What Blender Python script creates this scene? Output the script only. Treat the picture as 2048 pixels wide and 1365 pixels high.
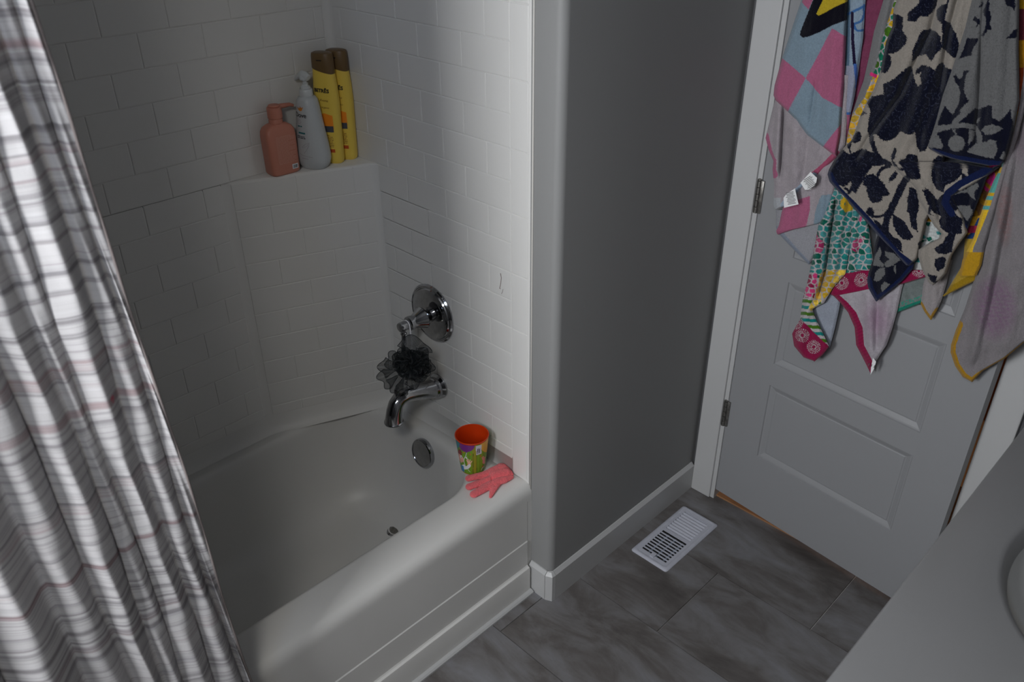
import bpy, bmesh, math, random
import numpy as np
from mathutils import Vector, Matrix
random.seed(7); rng = np.random.RandomState(7)
scn = bpy.context.scene
for o in list(bpy.data.objects): bpy.data.objects.remove(o)
COL = scn.collection

# ------------------------------------------------------------------ camera
F = 1676.634; W_, H_ = 2048, 1365
CAM = np.array([-1.28241695, -1.28165244, 1.88353215])
YAW, PIT, ROL = -0.7849059781, -0.5344194822, -0.0062826096
FW = np.array([math.cos(PIT)*math.cos(YAW), -math.cos(PIT)*math.sin(YAW), math.sin(PIT)])
_r = np.cross(FW, [0, 0, 1.]); _r /= np.linalg.norm(_r); _u = np.cross(_r, FW)
RT = _r*math.cos(ROL)+_u*math.sin(ROL); UP = -_r*math.sin(ROL)+_u*math.cos(ROL)
cd = bpy.data.cameras.new('camera'); cam = bpy.data.objects.new('camera', cd); COL.objects.link(cam)
cam.matrix_world = Matrix(((RT[0], UP[0], -FW[0], CAM[0]), (RT[1], UP[1], -FW[1], CAM[1]), (RT[2], UP[2], -FW[2], CAM[2]), (0, 0, 0, 1)))
cd.sensor_width = 36; cd.lens = 36*F/W_; cd.clip_start = .02
cd.dof.use_dof = True; cd.dof.focus_distance = 2.25; cd.dof.aperture_fstop = 5.6
scn.camera = cam

# ------------------------------------------------------------------ light
scn.view_settings.view_transform = 'Standard'; scn.view_settings.look = 'None'
scn.view_settings.gamma = 1; scn.view_settings.use_curve_mapping = False
scn.view_settings.exposure = 0.0
def lin(c): return tuple((x/12.92 if x <= .04045 else ((x+.055)/1.055)**2.4) for x in c)
def hx(r, g, b): return lin((r/255, g/255, b/255))
world = bpy.data.worlds.new('sky'); scn.world = world; world.use_nodes = True
wn = world.node_tree; wn.nodes.clear()
wo = wn.nodes.new('ShaderNodeOutputWorld'); bg = wn.nodes.new('ShaderNodeBackground')
tc = wn.nodes.new('ShaderNodeTexCoord'); sx = wn.nodes.new('ShaderNodeSeparateXYZ'); cr = wn.nodes.new('ShaderNodeValToRGB')
wn.links.new(tc.outputs['Generated'], sx.inputs[0]); 
mr = wn.nodes.new('ShaderNodeMapRange'); mr.inputs['From Min'].default_value = -.5; mr.inputs['From Max'].default_value = .7
wn.links.new(sx.outputs['Z'], mr.inputs['Value']); wn.links.new(mr.outputs[0], cr.inputs[0])
cr.color_ramp.elements[0].position = 0; cr.color_ramp.elements[0].color = (.30, .27, .22, 1)
cr.color_ramp.elements[1].position = 1; cr.color_ramp.elements[1].color = (.60, .78, 1.15, 1)
e = cr.color_ramp.elements.new(.40); e.color = (.55, .50, .43, 1)
e = cr.color_ramp.elements.new(.46); e.color = (1.05, .97, .88, 1)
e = cr.color_ramp.elements.new(.62); e.color = (.85, .92, 1.05, 1)
wn.links.new(cr.outputs[0], bg.inputs[0]); bg.inputs[1].default_value = .8
wn.links.new(bg.outputs[0], wo.inputs[0])
# window opening in the wall behind the camera: x = WX
WX = -2.0
WINS = [(-.60, -.16, 1.12, 1.98), (-1.2, -.82, 2.06, 2.40)]     # y0, y1, z0, z1 of the two windows in the wall behind the camera
def area(name, loc, rot, sx_, sy_, e_, col, portal=False):
    l = bpy.data.lights.new(name, 'AREA'); l.shape = 'RECTANGLE'; l.size = sx_; l.size_y = sy_; l.energy = e_; l.color = col
    o = bpy.data.objects.new(name, l); COL.objects.link(o); o.location = loc; o.rotation_euler = rot
    if portal: l.cycles.is_portal = True
    return o
for (a_, b_, c_, d_), en, co in zip(WINS, (31, 6), ((.985, 1.0, 1.02), (.76, .93, 1.25))):
    area('window_daylight', (WX-.02, (a_+b_)/2, (c_+d_)/2), (0, -math.pi/2, 0), d_-c_, b_-a_, en, co)
area('added_ceiling_fill', (-1.7, -1.2, 2.415), (0, 0, 0), .36, .36, 14.5, (1.0, .985, .94))  # added ceiling fill to brighten the tub walls, no known opening there
area('hallway_lamp', (1.5, -1.35, 1.9), (0, math.radians(30), 0), .4, .4, 3.5, (1, .42, .13))

# ------------------------------------------------------------------ helpers
def un(px, py, p0, n):
    d = FW[None]+RT[None]*((np.atleast_1d(px)-1024)/F)[:, None]-UP[None]*((np.atleast_1d(py)-682.5)/F)[:, None]
    n = np.array(n, float); t = ((np.array(p0)-CAM)@n)/(d@n)
    return CAM+t[:, None]*d
def unz(px, py, z): return un(float(px), float(py), (0, 0, z), (0, 0, 1))[0]
def pj(P):
    d = np.asarray(P)-CAM; w = d@FW
    return 1024+F*(d@RT)/w, 682.5-F*(d@UP)/w
def mesh(name, V, Fc, smooth=False, angle=None):
    m = bpy.data.meshes.new(name); m.from_pydata([tuple(v) for v in V], [], [tuple(f) for f in Fc]); m.validate()
    if smooth or angle:
        m.shade_smooth()
        if angle: m.set_sharp_from_angle(angle=math.radians(angle))
    return m
def obj(name, m, mat=None, parent=None, **kw):
    o = bpy.data.objects.new(name, m); COL.objects.link(o)
    if mat and m is not None and not m.materials: m.materials.append(mat)
    if parent: o.parent = parent
    for k, v in kw.items(): o[k] = v
    return o
def thing(name, label, cat, loc=(0, 0, 0), rz=0, group=None):
    o = bpy.data.objects.new(name, None); COL.objects.link(o); o.location = loc; o.rotation_euler = (0, 0, rz)
    o['label'] = label; o['category'] = cat; o.empty_display_size = .02
    if group: o['group'] = group
    return o
def fix(o):                       # parts are modelled in world space: keep them there
    p = o.parent
    o.matrix_parent_inverse = Matrix.Identity(4)
    M = Matrix.Translation(p.location) @ p.rotation_euler.to_matrix().to_4x4()
    g = p.parent
    if g: M = Matrix.Translation(g.location) @ g.rotation_euler.to_matrix().to_4x4() @ M
    o.data.transform(M.inverted())
    return o
class MB:
    def __init__(s): s.v = []; s.f = []
    def add(s, V, Fc):
        n = len(s.v); s.v += [tuple(v) for v in V]; s.f += [tuple(i+n for i in f) for f in Fc]
    def box(s, x0, x1, y0, y1, z0, z1):
        s.add([(x0, y0, z0), (x1, y0, z0), (x1, y1, z0), (x0, y1, z0), (x0, y0, z1), (x1, y0, z1), (x1, y1, z1), (x0, y1, z1)],
              [(3, 2, 1, 0), (4, 5, 6, 7), (0, 1, 5, 4), (1, 2, 6, 5), (2, 3, 7, 6), (3, 0, 4, 7)])
    def cbox(s, x0, x1, y0, y1, z0, z1, c):   # box with chamfered edges
        bm = bmesh.new(); bmesh.ops.create_cube(bm, size=1)
        for v in bm.verts: v.co = ((x0+x1)/2+v.co.x*(x1-x0), (y0+y1)/2+v.co.y*(y1-y0), (z0+z1)/2+v.co.z*(z1-z0))
        bmesh.ops.bevel(bm, geom=bm.edges[:], offset=c, segments=2, affect='EDGES', profile=.5)
        bm.verts.index_update(); s.add([tuple(v.co) for v in bm.verts], [[v.index for v in f.verts] for f in bm.faces]); bm.free()
    def lathe(s, prof, n=48, M=None, cap=True, a0=0, a1=None):   # prof (r,h) around +Z
        k = len(prof); V = []; Fc = []
        for r, h in prof:
            for i in range(n):
                t = 2*math.pi*i/n; p = Vector((r*math.cos(t), r*math.sin(t), h))
                V.append(tuple(M @ p) if M else tuple(p))
        for j in range(k-1):
            for i in range(n):
                a = j*n+i; b = j*n+(i+1) % n; Fc.append((a, b, b+n, a+n))
        if cap: Fc.append(tuple(range(n-1, -1, -1))); Fc.append(tuple((k-1)*n+i for i in range(n)))
        s.add(V, Fc)
    def tube(s, pts, rad, n=16, cap=True):
        pts = [Vector(p) for p in pts]; k = len(pts)
        rad = rad if hasattr(rad, '__len__') else [rad]*k
        V = []; Fc = []; prev = None
        for j, p in enumerate(pts):
            t = (pts[min(j+1, k-1)]-pts[max(j-1, 0)]).normalized()
            if prev is None:
                a = Vector((0, 0, 1)) if abs(t.z) < .9 else Vector((0, 1, 0)); x = t.cross(a).normalized()
            else: x = (prev-t*prev.dot(t)).normalized()
            prev = x; y = t.cross(x)
            for i in range(n):
                c = 2*math.pi*i/n; V.append(tuple(p+(x*math.cos(c)+y*math.sin(c))*rad[j]))
        for j in range(k-1):
            for i in range(n):
                a = j*n+i; b = j*n+(i+1) % n; Fc.append((a, b, b+n, a+n))
        if cap: Fc.append(tuple(range(n-1, -1, -1))); Fc.append(tuple((k-1)*n+i for i in range(n)))
        s.add(V, Fc)
    def prism(s, prof, x0, x1):     # profile (y,z) closed, extruded along X
        n = len(prof); V = [(x0, y, z) for y, z in prof]+[(x1, y, z) for y, z in prof]
        Fc = [(i, (i+1) % n, n+(i+1) % n, n+i) for i in range(n)]+[tuple(range(n-1, -1, -1)), tuple(range(n, 2*n))]
        s.add(V, Fc)
    def build(s, name, mat, parent=None, smooth=False, angle=None, **kw):
        m = mesh(name, s.v, s.f, smooth, angle)
        bm = bmesh.new(); bm.from_mesh(m); bmesh.ops.recalc_face_normals(bm, faces=bm.faces[:]); bm.to_mesh(m); bm.free()
        if angle: m.set_sharp_from_angle(angle=math.radians(angle))
        o = obj(name, m, mat, parent, **kw)
        return fix(o) if parent else o
def axis_m(o, z):                  # matrix with local +Z along z at o
    z = Vector(z).normalized(); return Matrix.Translation(Vector(o)) @ z.to_track_quat('Z', 'Y').to_matrix().to_4x4()

# ------------------------------------------------------------------ materials
def mat(name, col, rough=.5, metal=0, bump=None, var=None, spec=.5, sheen=0, coat=0, attr=None, trans=0):
    m = bpy.data.materials.new(name); m.use_nodes = True; nt = m.node_tree; b = nt.nodes['Principled BSDF']
    b.inputs['Base Color'].default_value = (*col, 1); b.inputs['Roughness'].default_value = rough; b.inputs['Metallic'].default_value = metal
    b.inputs['Specular IOR Level'].default_value = spec; b.inputs['Sheen Weight'].default_value = sheen; b.inputs['Coat Weight'].default_value = coat
    t = nt.nodes.new('ShaderNodeTexCoord')
    src = None
    if attr:
        a = nt.nodes.new('ShaderNodeAttribute'); a.attribute_name = attr; src = a.outputs['Color']
    if var:                       # (scale, amount)
        n = nt.nodes.new('ShaderNodeTexNoise'); n.inputs['Scale'].default_value = var[0]; n.inputs['Detail'].default_value = 4
        nt.links.new(t.outputs['Object'], n.inputs['Vector'])
        r = nt.nodes.new('ShaderNodeMapRange'); r.inputs['From Min'].default_value = .3; r.inputs['From Max'].default_value = .7
        r.inputs['To Min'].default_value = 1-var[1]; r.inputs['To Max'].default_value = 1+var[1]; nt.links.new(n.outputs[0], r.inputs['Value'])
        mx = nt.nodes.new('ShaderNodeVectorMath'); mx.operation = 'SCALE'
        if src: nt.links.new(src, mx.inputs[0])
        else: mx.inputs[0].default_value = col
        nt.links.new(r.outputs[0], mx.inputs['Scale']); src = mx.outputs[0]
    if src: nt.links.new(src, b.inputs['Base Color'])
    if bump:                      # (scale, strength, distance)
        n = nt.nodes.new('ShaderNodeTexNoise'); n.inputs['Scale'].default_value = bump[0]; n.inputs['Detail'].default_value = 3
        nt.links.new(t.outputs['Object'], n.inputs['Vector'])
        bp = nt.nodes.new('ShaderNodeBump'); bp.inputs['Strength'].default_value = bump[1]; bp.inputs['Distance'].default_value = bump[2]
        nt.links.new(n.outputs[0], bp.inputs['Height']); nt.links.new(bp.outputs[0], b.inputs['Normal'])
    return m
M = {}
M['tile'] = mat('white_surround', (.70, .69, .665), .30, bump=(14, .08, .002), var=(3, .015))
M['tub'] = mat('tub_acrylic', (.66, .65, .625), .40, var=(5, .02))
M['grey'] = mat('grey_wall_paint', hx(136, 136, 135), .6, bump=(260, .10, .0006))
M['trim'] = mat('white_trim_paint', (.46, .46, .457), .38, bump=(120, .04, .0005))
M['door'] = mat('door_paint', (.265, .268, .276), .42, bump=(200, .06, .0005))
M['ceil'] = mat('ceiling_paint', (.25, .25, .25), .9)
M['roomwall'] = mat('room_wall_paint', hx(80, 80, 82), .7)
M['chrome'] = mat('chrome', (.40, .405, .42), .09, 1, var=(60, .10))
M['nickel'] = mat('hinge_metal', (.30, .29, .27), .38, 1, var=(90, .3))
M['counter'] = mat('cultured_marble_top', (.26, .26, .262), .30, var=(4, .03))
M['caulk'] = mat('caulk', (.62, .60, .56), .5)
M['dark'] = mat('duct_dark', (.012, .012, .013), .8)
M['vent'] = mat('register_enamel', (.47, .48, .54), .4, var=(60, .05))
M['ventgrey'] = mat('register_blade', (.16, .19, .24), .5)
M['hall'] = mat('hallway_wood', (.30, .15, .07), .5, var=(8, .2))
M['cab'] = mat('vanity_cabinet', (.35, .35, .34), .5)
M['peach'] = mat('peach_plastic', hx(192, 124, 104), .42, bump=(200, .03, .0004))
M['peachtext'] = mat('peach_print', hx(205, 150, 132), .5)
M['wplast'] = mat('white_bottle_plastic', (.50, .52, .525), .35)
M['wpump'] = mat('white_pump_plastic', (.58, .60, .60), .3)
M['yellow'] = mat('yellow_bottle_plastic', hx(232, 200, 84), .33)
M['brown'] = mat('taupe_cap_plastic', hx(106, 82, 50), .4)
M['black'] = mat('black_print', (.008, .008, .010), .5)
M['gold'] = mat('gold_print', hx(205, 125, 45), .4)
M['orange'] = mat('orange_print', hx(240, 140, 30), .45)
M['slate'] = mat('slate_print', hx(70, 72, 80), .5)
M['teal'] = mat('teal_print', hx(30, 105, 110), .5)
M['greyp'] = mat('grey_print', hx(150, 145, 150), .5)
M['brownp'] = mat('brown_print', hx(140, 95, 40), .5)
M['redp'] = mat('red_print', hx(190, 80, 30), .5)
M['label'] = mat('white_label', (.78, .79, .82), .5)
M['cupor'] = mat('cup_orange_plastic', (.62, .045, .003), .35)
M['cupprint'] = mat('cup_print', (.5, .5, .5), .35, attr='col')
M['glove'] = mat('coral_terry', hx(248, 112, 118), .95, bump=(420, 1.0, .004), var=(150, .10), spec=.1, sheen=.3)
M['cord'] = mat('white_cord', (.85, .83, .85), .6)
M['terry'] = mat('towel_terry', (.6, .6, .6), .95, bump=(520, .8, .0022), var=(260, .10), spec=.08, sheen=.15, attr='col')
M['tag'] = mat('care_tag_satin', (.80, .80, .80), .6)
M['tagtext'] = mat('care_tag_text', (.12, .12, .12), .7)
M['glass'] = mat('window_frame_paint', (.8, .8, .8), .5)

def floor_mat():
    m = bpy.data.materials.new('grey_stone_vinyl'); m.use_nodes = True; nt = m.node_tree; b = nt.nodes['Principled BSDF']
    N, L = nt.nodes.new, nt.links.new
    t = N('ShaderNodeTexCoord'); oi = N('ShaderNodeObjectInfo')
    ad = N('ShaderNodeVectorMath'); ad.operation = 'ADD'
    vs = N('ShaderNodeCombineXYZ'); ml = N('ShaderNodeMath'); ml.operation = 'MULTIPLY'; ml.inputs[1].default_value = 7
    L(oi.outputs['Random'], ml.inputs[0]); L(ml.outputs[0], vs.inputs[0]); L(ml.outputs[0], vs.inputs[1])
    L(t.outputs['Object'], ad.inputs[0]); L(vs.outputs[0], ad.inputs[1])
    mp = N('ShaderNodeMapping'); mp.inputs['Rotation'].default_value = (0, 0, .45); mp.inputs['Scale'].default_value = (6.5, 2.6, 3)
    L(ad.outputs[0], mp.inputs[0])
    n1 = N('ShaderNodeTexNoise'); n1.inputs['Scale'].default_value = 1.6; n1.inputs['Detail'].default_value = 9; n1.inputs['Roughness'].default_value = .62; n1.inputs['Distortion'].default_value = .5
    L(mp.outputs[0], n1.inputs[0])
    r = N('ShaderNodeValToRGB'); L(n1.outputs[0], r.inputs[0]); E_ = r.color_ramp.elements
    E_[0].position = .30; E_[0].color = (*hx(74, 70, 68), 1); E_[1].position = .68; E_[1].color = (*hx(122, 122, 125), 1)
    x = E_.new(.44); x.color = (*hx(95, 91, 89), 1); x = E_.new(.54); x.color = (*hx(110, 108, 108), 1)
    n2 = N('ShaderNodeTexNoise'); n2.inputs['Scale'].default_value = 30; n2.inputs['Detail'].default_value = 6; L(ad.outputs[0], n2.inputs[0])
    rr_ = N('ShaderNodeMapRange'); rr_.inputs['To Min'].default_value = .88; rr_.inputs['To Max'].default_value = 1.12; L(n2.outputs[0], rr_.inputs[0])
    sc = N('ShaderNodeVectorMath'); sc.operation = 'SCALE'; L(r.outputs[0], sc.inputs[0]); L(rr_.outputs[0], sc.inputs['Scale'])
    L(sc.outputs[0], b.inputs['Base Color']); b.inputs['Roughness'].default_value = .48
    bp = N('ShaderNodeBump'); bp.inputs['Strength'].default_value = .15; bp.inputs['Distance'].default_value = .001; L(n2.outputs[0], bp.inputs['Height']); L(bp.outputs[0], b.inputs['Normal'])
    return m
M['floor'] = floor_mat()

def curtain_mat():
    m = bpy.data.materials.new('striped_curtain_cotton'); m.use_nodes = True; nt = m.node_tree; b = nt.nodes['Principled BSDF']
    N, L = nt.nodes.new, nt.links.new
    uv = N('ShaderNodeUVMap'); uv.uv_map = 'UVMap'; sp = N('ShaderNodeSeparateXYZ'); L(uv.outputs[0], sp.inputs[0])
    def band(scale, seed, lo, hi, detail=2, stretch=.35):
        c = N('ShaderNodeCombineXYZ'); c.inputs[2].default_value = seed
        mu = N('ShaderNodeMath'); mu.operation = 'MULTIPLY'; mu.inputs[1].default_value = scale; L(sp.outputs[1], mu.inputs[0]); L(mu.outputs[0], c.inputs[1])
        mv = N('ShaderNodeMath'); mv.operation = 'MULTIPLY'; mv.inputs[1].default_value = stretch; L(sp.outputs[0], mv.inputs[0]); L(mv.outputs[0], c.inputs[0])
        n = N('ShaderNodeTexNoise'); n.inputs['Scale'].default_value = 1; n.inputs['Detail'].default_value = detail; n.inputs['Roughness'].default_value = .6; L(c.outputs[0], n.inputs[0])
        r = N('ShaderNodeMapRange'); r.inputs['From Min'].default_value = lo; r.inputs['From Max'].default_value = hi; L(n.outputs[0], r.inputs[0]); return r.outputs[0]
    def mix(a, col, f, amt=1):
        x = N('ShaderNodeMix'); x.data_type = 'RGBA'
        fm = N('ShaderNodeMath'); fm.operation = 'MULTIPLY'; fm.inputs[1].default_value = amt; L(f, fm.inputs[0]); L(fm.outputs[0], x.inputs[0])
        if isinstance(a, tuple): x.inputs[6].default_value = (*a, 1)
        else: L(a, x.inputs[6])
        x.inputs[7].default_value = (*col, 1); return x.outputs[2]
    c = mix((.43, .42, .425), hx(108, 105, 108), band(70, 3, .50, .66), .75)
    c = mix(c, hx(122, 90, 93), band(30, 11, .58, .70), .60)
    c = mix(c, hx(104, 105, 113), band(24, 23, .58, .74), .50)
    c = mix(c, hx(66, 67, 73), band(22, 37, .70, .76), .75)
    c = mix(c, (.46, .455, .46), band(120, 51, .55, .68), .75)
    c = mix(c, hx(132, 128, 98), band(9, 71, .74, .82, 1), .30)
    c = mix(c, hx(125, 118, 122), band(190, 61, .55, .70), .55)
    # pink stain
    tcn = N('ShaderNodeTexCoord'); dv = N('ShaderNodeVectorMath'); dv.operation = 'DISTANCE'; L(tcn.outputs['Object'], dv.inputs[0]); dv.inputs[1].default_value = STAIN
    nz = N('ShaderNodeTexNoise'); nz.inputs['Scale'].default_value = 120; L(tcn.outputs['Object'], nz.inputs[0])
    ad = N('ShaderNodeMath'); ad.operation = 'MULTIPLY_ADD'; ad.inputs[1].default_value = .016; L(nz.outputs[0], ad.inputs[0]); L(dv.outputs['Value'], ad.inputs[2])
    st = N('ShaderNodeMapRange'); st.inputs['From Min'].default_value = .020; st.inputs['From Max'].default_value = .014; L(ad.outputs[0], st.inputs[0])
    c = mix(c, hx(190, 60, 85), st.outputs[0], .85)
    L(c, b.inputs['Base Color']); b.inputs['Roughness'].default_value = .9; b.inputs['Specular IOR Level'].default_value = .15
    n = N('ShaderNodeTexNoise'); n.inputs['Scale'].default_value = 500; L(tcn.outputs['Object'], n.inputs[0])
    bp = N('ShaderNodeBump'); bp.inputs['Strength'].default_value = .4; bp.inputs['Distance'].default_value = .001; L(n.outputs[0], bp.inputs['Height']); L(bp.outputs[0], b.inputs['Normal'])
    tr = N('ShaderNodeBsdfTranslucent'); L(c, tr.inputs[0]); ms = N('ShaderNodeMixShader'); ms.inputs[0].default_value = .03
    L(b.outputs[0], ms.inputs[1]); L(tr.outputs[0], ms.inputs[2]); L(ms.outputs[0], nt.nodes['Material Output'].inputs[0])
    return m
def net_mat():
    m = bpy.data.materials.new('black_nylon_net'); m.use_nodes = True; nt = m.node_tree; b = nt.nodes['Principled BSDF']
    N, L = nt.nodes.new, nt.links.new
    b.inputs['Base Color'].default_value = (.010, .013, .015, 1); b.inputs['Roughness'].default_value = .45
    uv = N('ShaderNodeUVMap'); uv.uv_map = 'UVMap'; sp = N('ShaderNodeSeparateXYZ'); L(uv.outputs[0], sp.inputs[0])
    def wave(o):
        a = N('ShaderNodeMath'); a.operation = 'SINE'; L(o, a.inputs[0]); g = N('ShaderNodeMath'); g.operation = 'GREATER_THAN'; g.inputs[1].default_value = .45; L(a.outputs[0], g.inputs[0]); return g.outputs[0]
    mx = N('ShaderNodeMath'); mx.operation = 'MAXIMUM'; L(wave(sp.outputs[0]), mx.inputs[0]); L(wave(sp.outputs[1]), mx.inputs[1])
    mr_ = N('ShaderNodeMapRange'); mr_.inputs['To Min'].default_value = .16; mr_.inputs['To Max'].default_value = .90; L(mx.outputs[0], mr_.inputs[0])
    tr = N('ShaderNodeBsdfTransparent'); ms = N('ShaderNodeMixShader'); L(mr_.outputs[0], ms.inputs[0]); L(tr.outputs[0], ms.inputs[1]); L(b.outputs[0], ms.inputs[2])
    L(ms.outputs[0], nt.nodes['Material Output'].inputs[0]); return m
M['net'] = net_mat()
M['netedge'] = mat('black_net_edge', (.012, .015, .017), .5)

# ------------------------------------------------------------------ room shell
U = .0762; HH = 21.133
Rz = lambda k: (HH-k)*U
YB = .656; TW = .1518
YG = -.146                       # grey wall paint plane
DX = .712                        # door wall plane
def tri_floor():
    f = MB(); f.box(WX-.1, 1.9, -1.75, .8, -.06, -.004); fo = f.build('floor', M['caulk'], kind='structure', label='grey stone-look vinyl floor under the whole bathroom')
    cache = {}
    x0 = .125
    for i in range(-9, 4):
        xa, xb = x0+.305*i, x0+.305*(i+1)
        off = -.438 if i % 2 == 0 else -.1275
        for j in range(-5, 3):
            ya, yb = off-.61*j-.61, off-.61*j
            a, b, c, d = max(xa, WX), min(xb, 1.8), max(ya, -1.62), min(yb, -.06 if xa < 0 else -.10)
            if xa > .7: d = min(yb, -.1)
            # the hole under the floor register is left by splitting nothing: the duct sits on top
            if b-a < .03 or d-c < .03: continue
            key = (round(b-a, 4), round(d-c, 4))
            if key not in cache:
                w, h = b-a, d-c; m_ = MB(); g = .0006
                m_.add([(g, g, -.004), (w-g, g, -.004), (w-g, h-g, -.004), (g, h-g, -.004), (g+.0008, g+.0008, 0), (w-g-.0008, g+.0008, 0), (w-g-.0008, h-g-.0008, 0), (g+.0008, h-g-.0008, 0)],
                       [(4, 5, 6, 7), (0, 1, 5, 4), (1, 2, 6, 5), (2, 3, 7, 6), (3, 0, 4, 7)])
                cache[key] = mesh('floor_tile', m_.v, m_.f)
            o = obj('floor_tile', cache[key], M['floor'], fo); o.location = (a, c, 0)
tri_floor()
def struct(name, boxes, m, **kw):
    b = MB()
    for q in boxes: b.box(*q)
    return b.build(name, M[m], kind='structure', **kw)
struct('ceiling', [(WX-.1, 1.9, -1.75, .8, 2.44, 2.5)], 'ceil')
(a0, a1, a2, a3), (b0, b1, b2, b3) = WINS
b = MB()
for q in [(-1.90, -1.50, -1.40, -1.385), (-1.90, -1.50, -1.015, -1.0), (-1.90, -1.885, -1.385, -1.015), (-1.515, -1.50, -1.385, -1.015)]: b.box(*q, 2.40, 2.44)
b.build('window_3', M['glass'], kind='structure', label='square frame around the added fill light on the ceiling behind the camera')  # made-up frame around the added fill lamp, the ceiling above is closed
struct('wall_window', [(WX-.1, WX, -1.75, b0, 0, 2.44), (WX-.1, WX, b0, b1, 0, b2), (WX-.1, WX, b0, b1, b3, 2.44), (WX-.1, WX, b1, a0, 0, 2.44), (WX-.1, WX, a0, a1, 0, a2), (WX-.1, WX, a0, a1, a3, 2.44), (WX-.1, WX, a1, .8, 0, 2.44)], 'roomwall')
struct('wall_vanity', [(WX, 1.9, -1.75, -1.62, 0, 2.44)], 'roomwall')
struct('wall_alcove_end', [(WX, -1.54, -.150, .8, 0, 2.44)], 'roomwall')
struct('wall_hallway', [(1.8, 1.9, -1.62, .3, 0, 2.44), (.85, 1.8, .3, .4, 0, 2.44)], 'hall')
for k, (y0, y1, z0, z1) in enumerate(WINS):
    wf = MB()
    for q in [(y0-.05, y0+.012, z0-.05, z1+.04), (y1-.012, y1+.05, z0-.05, z1+.04), (y0, y1, z0-.05, z0+.012), (y0, y1, z1-.012, z1+.04)]: wf.box(WX-.01, WX+.015, *q)
    wf.build('window_%d' % (k+1), M['glass'], kind='structure')
# grey stub wall: rounded outside corner, end face lighter
def stub():
    r = .02; pts = [(.001, YB)] if 0 else []
    arc = [(.002+r-r*math.cos(t), YG+r-r*math.sin(t)) for t in np.linspace(0, math.pi/2, 9)]
    b = MB(); P = [(.002, -.060), (.002, -.10)]+arc+[(.3, YG), (DX, YG), (DX, -.060)]
    n = len(P); V = [(x, y, 0) for x, y in P]+[(x, y, 2.44) for x, y in P]
    Fc = [(i, (i+1) % n, n+(i+1) % n, n+i) for i in range(n)]; b.add(V, Fc)
    o = b.build('wall_stub', M['grey'], kind='structure', angle=40)
    return o
stub()
struct('wall_backing_long', [(-1.54, DX, YB+.010, .8, 0, 2.44)], 'roomwall')
struct('wall_backing_end', [(.008, .30, -.060, YB+.004, 0, 2.44)], 'roomwall')
# door wall with opening
DY0, DY1, DZ = -.926, -.236, 2.06     # opening
struct('wall_door', [(DX, DX+.11, DY1, -.06, 0, 2.44), (DX, DX+.11, -1.62, DY0-.004, 0, 2.44), (DX, DX+.11, DY0-.004, DY1, DZ, 2.44)], 'roomwall')
# baseboards
def base_profile(y, t=.012, h=.105):  # on a wall facing -y at plane y
    return [(y, 0), (y-t, 0), (y-t, h-.010), (y-.003, h), (y, h)]
b = MB(); b.prism(base_profile(YG), .014, DX-.012); b.build('baseboard_right', M['trim'], kind='structure')
b = MB(); n = 5; pr = base_profile(0)
V = [(.002+(y), yy, z) for yy in (-.136, -.0745) for y, z in pr]
b.add(V, [(i, (i+1) % 5, 5+(i+1) % 5, 5+i) for i in range(5)]+[(0, 1, 2, 3, 4), (9, 8, 7, 6, 5)]); b.build('baseboard_end', M['trim'], kind='structure')
b = MB(); h = .105  # mitred corner block
o1, o2 = (-.010, -.1365), (.0135, -.158)
P = [(.002, -.1365), (-.010, -.1375), (-.0005, -.157), (.0128, -.158), (.0128, -.146)]
b.add([(x, y, 0) for x, y in P]+[(x, y, h-.010) for x, y in P]+[(.002, -.1365, h), (-.001, -.1375, h), (.0045, -.1475, h), (.0128, -.149, h), (.0128, -.146, h)],
      [(i, (i+1) % 5, 5+(i+1) % 5, 5+i) for i in range(5)]+[(5+i, 5+(i+1) % 5, 10+(i+1) % 5, 10+i) for i in range(5)]+[(10, 11, 12, 13, 14)])
b.build('baseboard_corner', M['trim'], kind='structure')
# caulk joint between surround and stub
b = MB(); b.tube([(.001, -.0672, .10), (.001, -.0672, 2.3)], .0022, 8); b.build('trim_3', M['caulk'], kind='structure', smooth=True)
# door casing, jamb, stop
def casing():
    b = MB(); b.cbox(DX-.014, DX+.002, -.229, YG-.0115, 0, DZ+.07, .003); b.build('trim_1', M['trim'], kind='structure', label='white door casing board on the hinge side')
    b = MB(); b.box(DX-.006, DX+.11, DY1-.006, DY1+.008, 0, DZ); b.box(DX+.045, DX+.06, DY1-.018, DY1, 0, DZ); b.build('trim_4', M['trim'], kind='structure')
    b = MB(); b.cbox(DX-.014, DX+.002, -.998, DY0-.0005, 0, DZ+.07, .003); b.build('trim_2', M['trim'], kind='structure', label='white door casing board on the latch side')
    b = MB(); b.box(DX-.006, DX+.11, DY0-.012, DY0, 0, DZ); b.build('trim_5', M['trim'], kind='structure')
    b = MB(); b.cbox(DX-.014, DX+.002, -.998, -.158, DZ+.071, DZ+.14, .003); b.build('trim_6', M['trim'], kind='structure')
casing()
struct('trim_7', [(DX+.012, DX+.11, -.926, -.23, -.004, .006)], 'hall', label='brown wooden threshold strip under the door')

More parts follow.
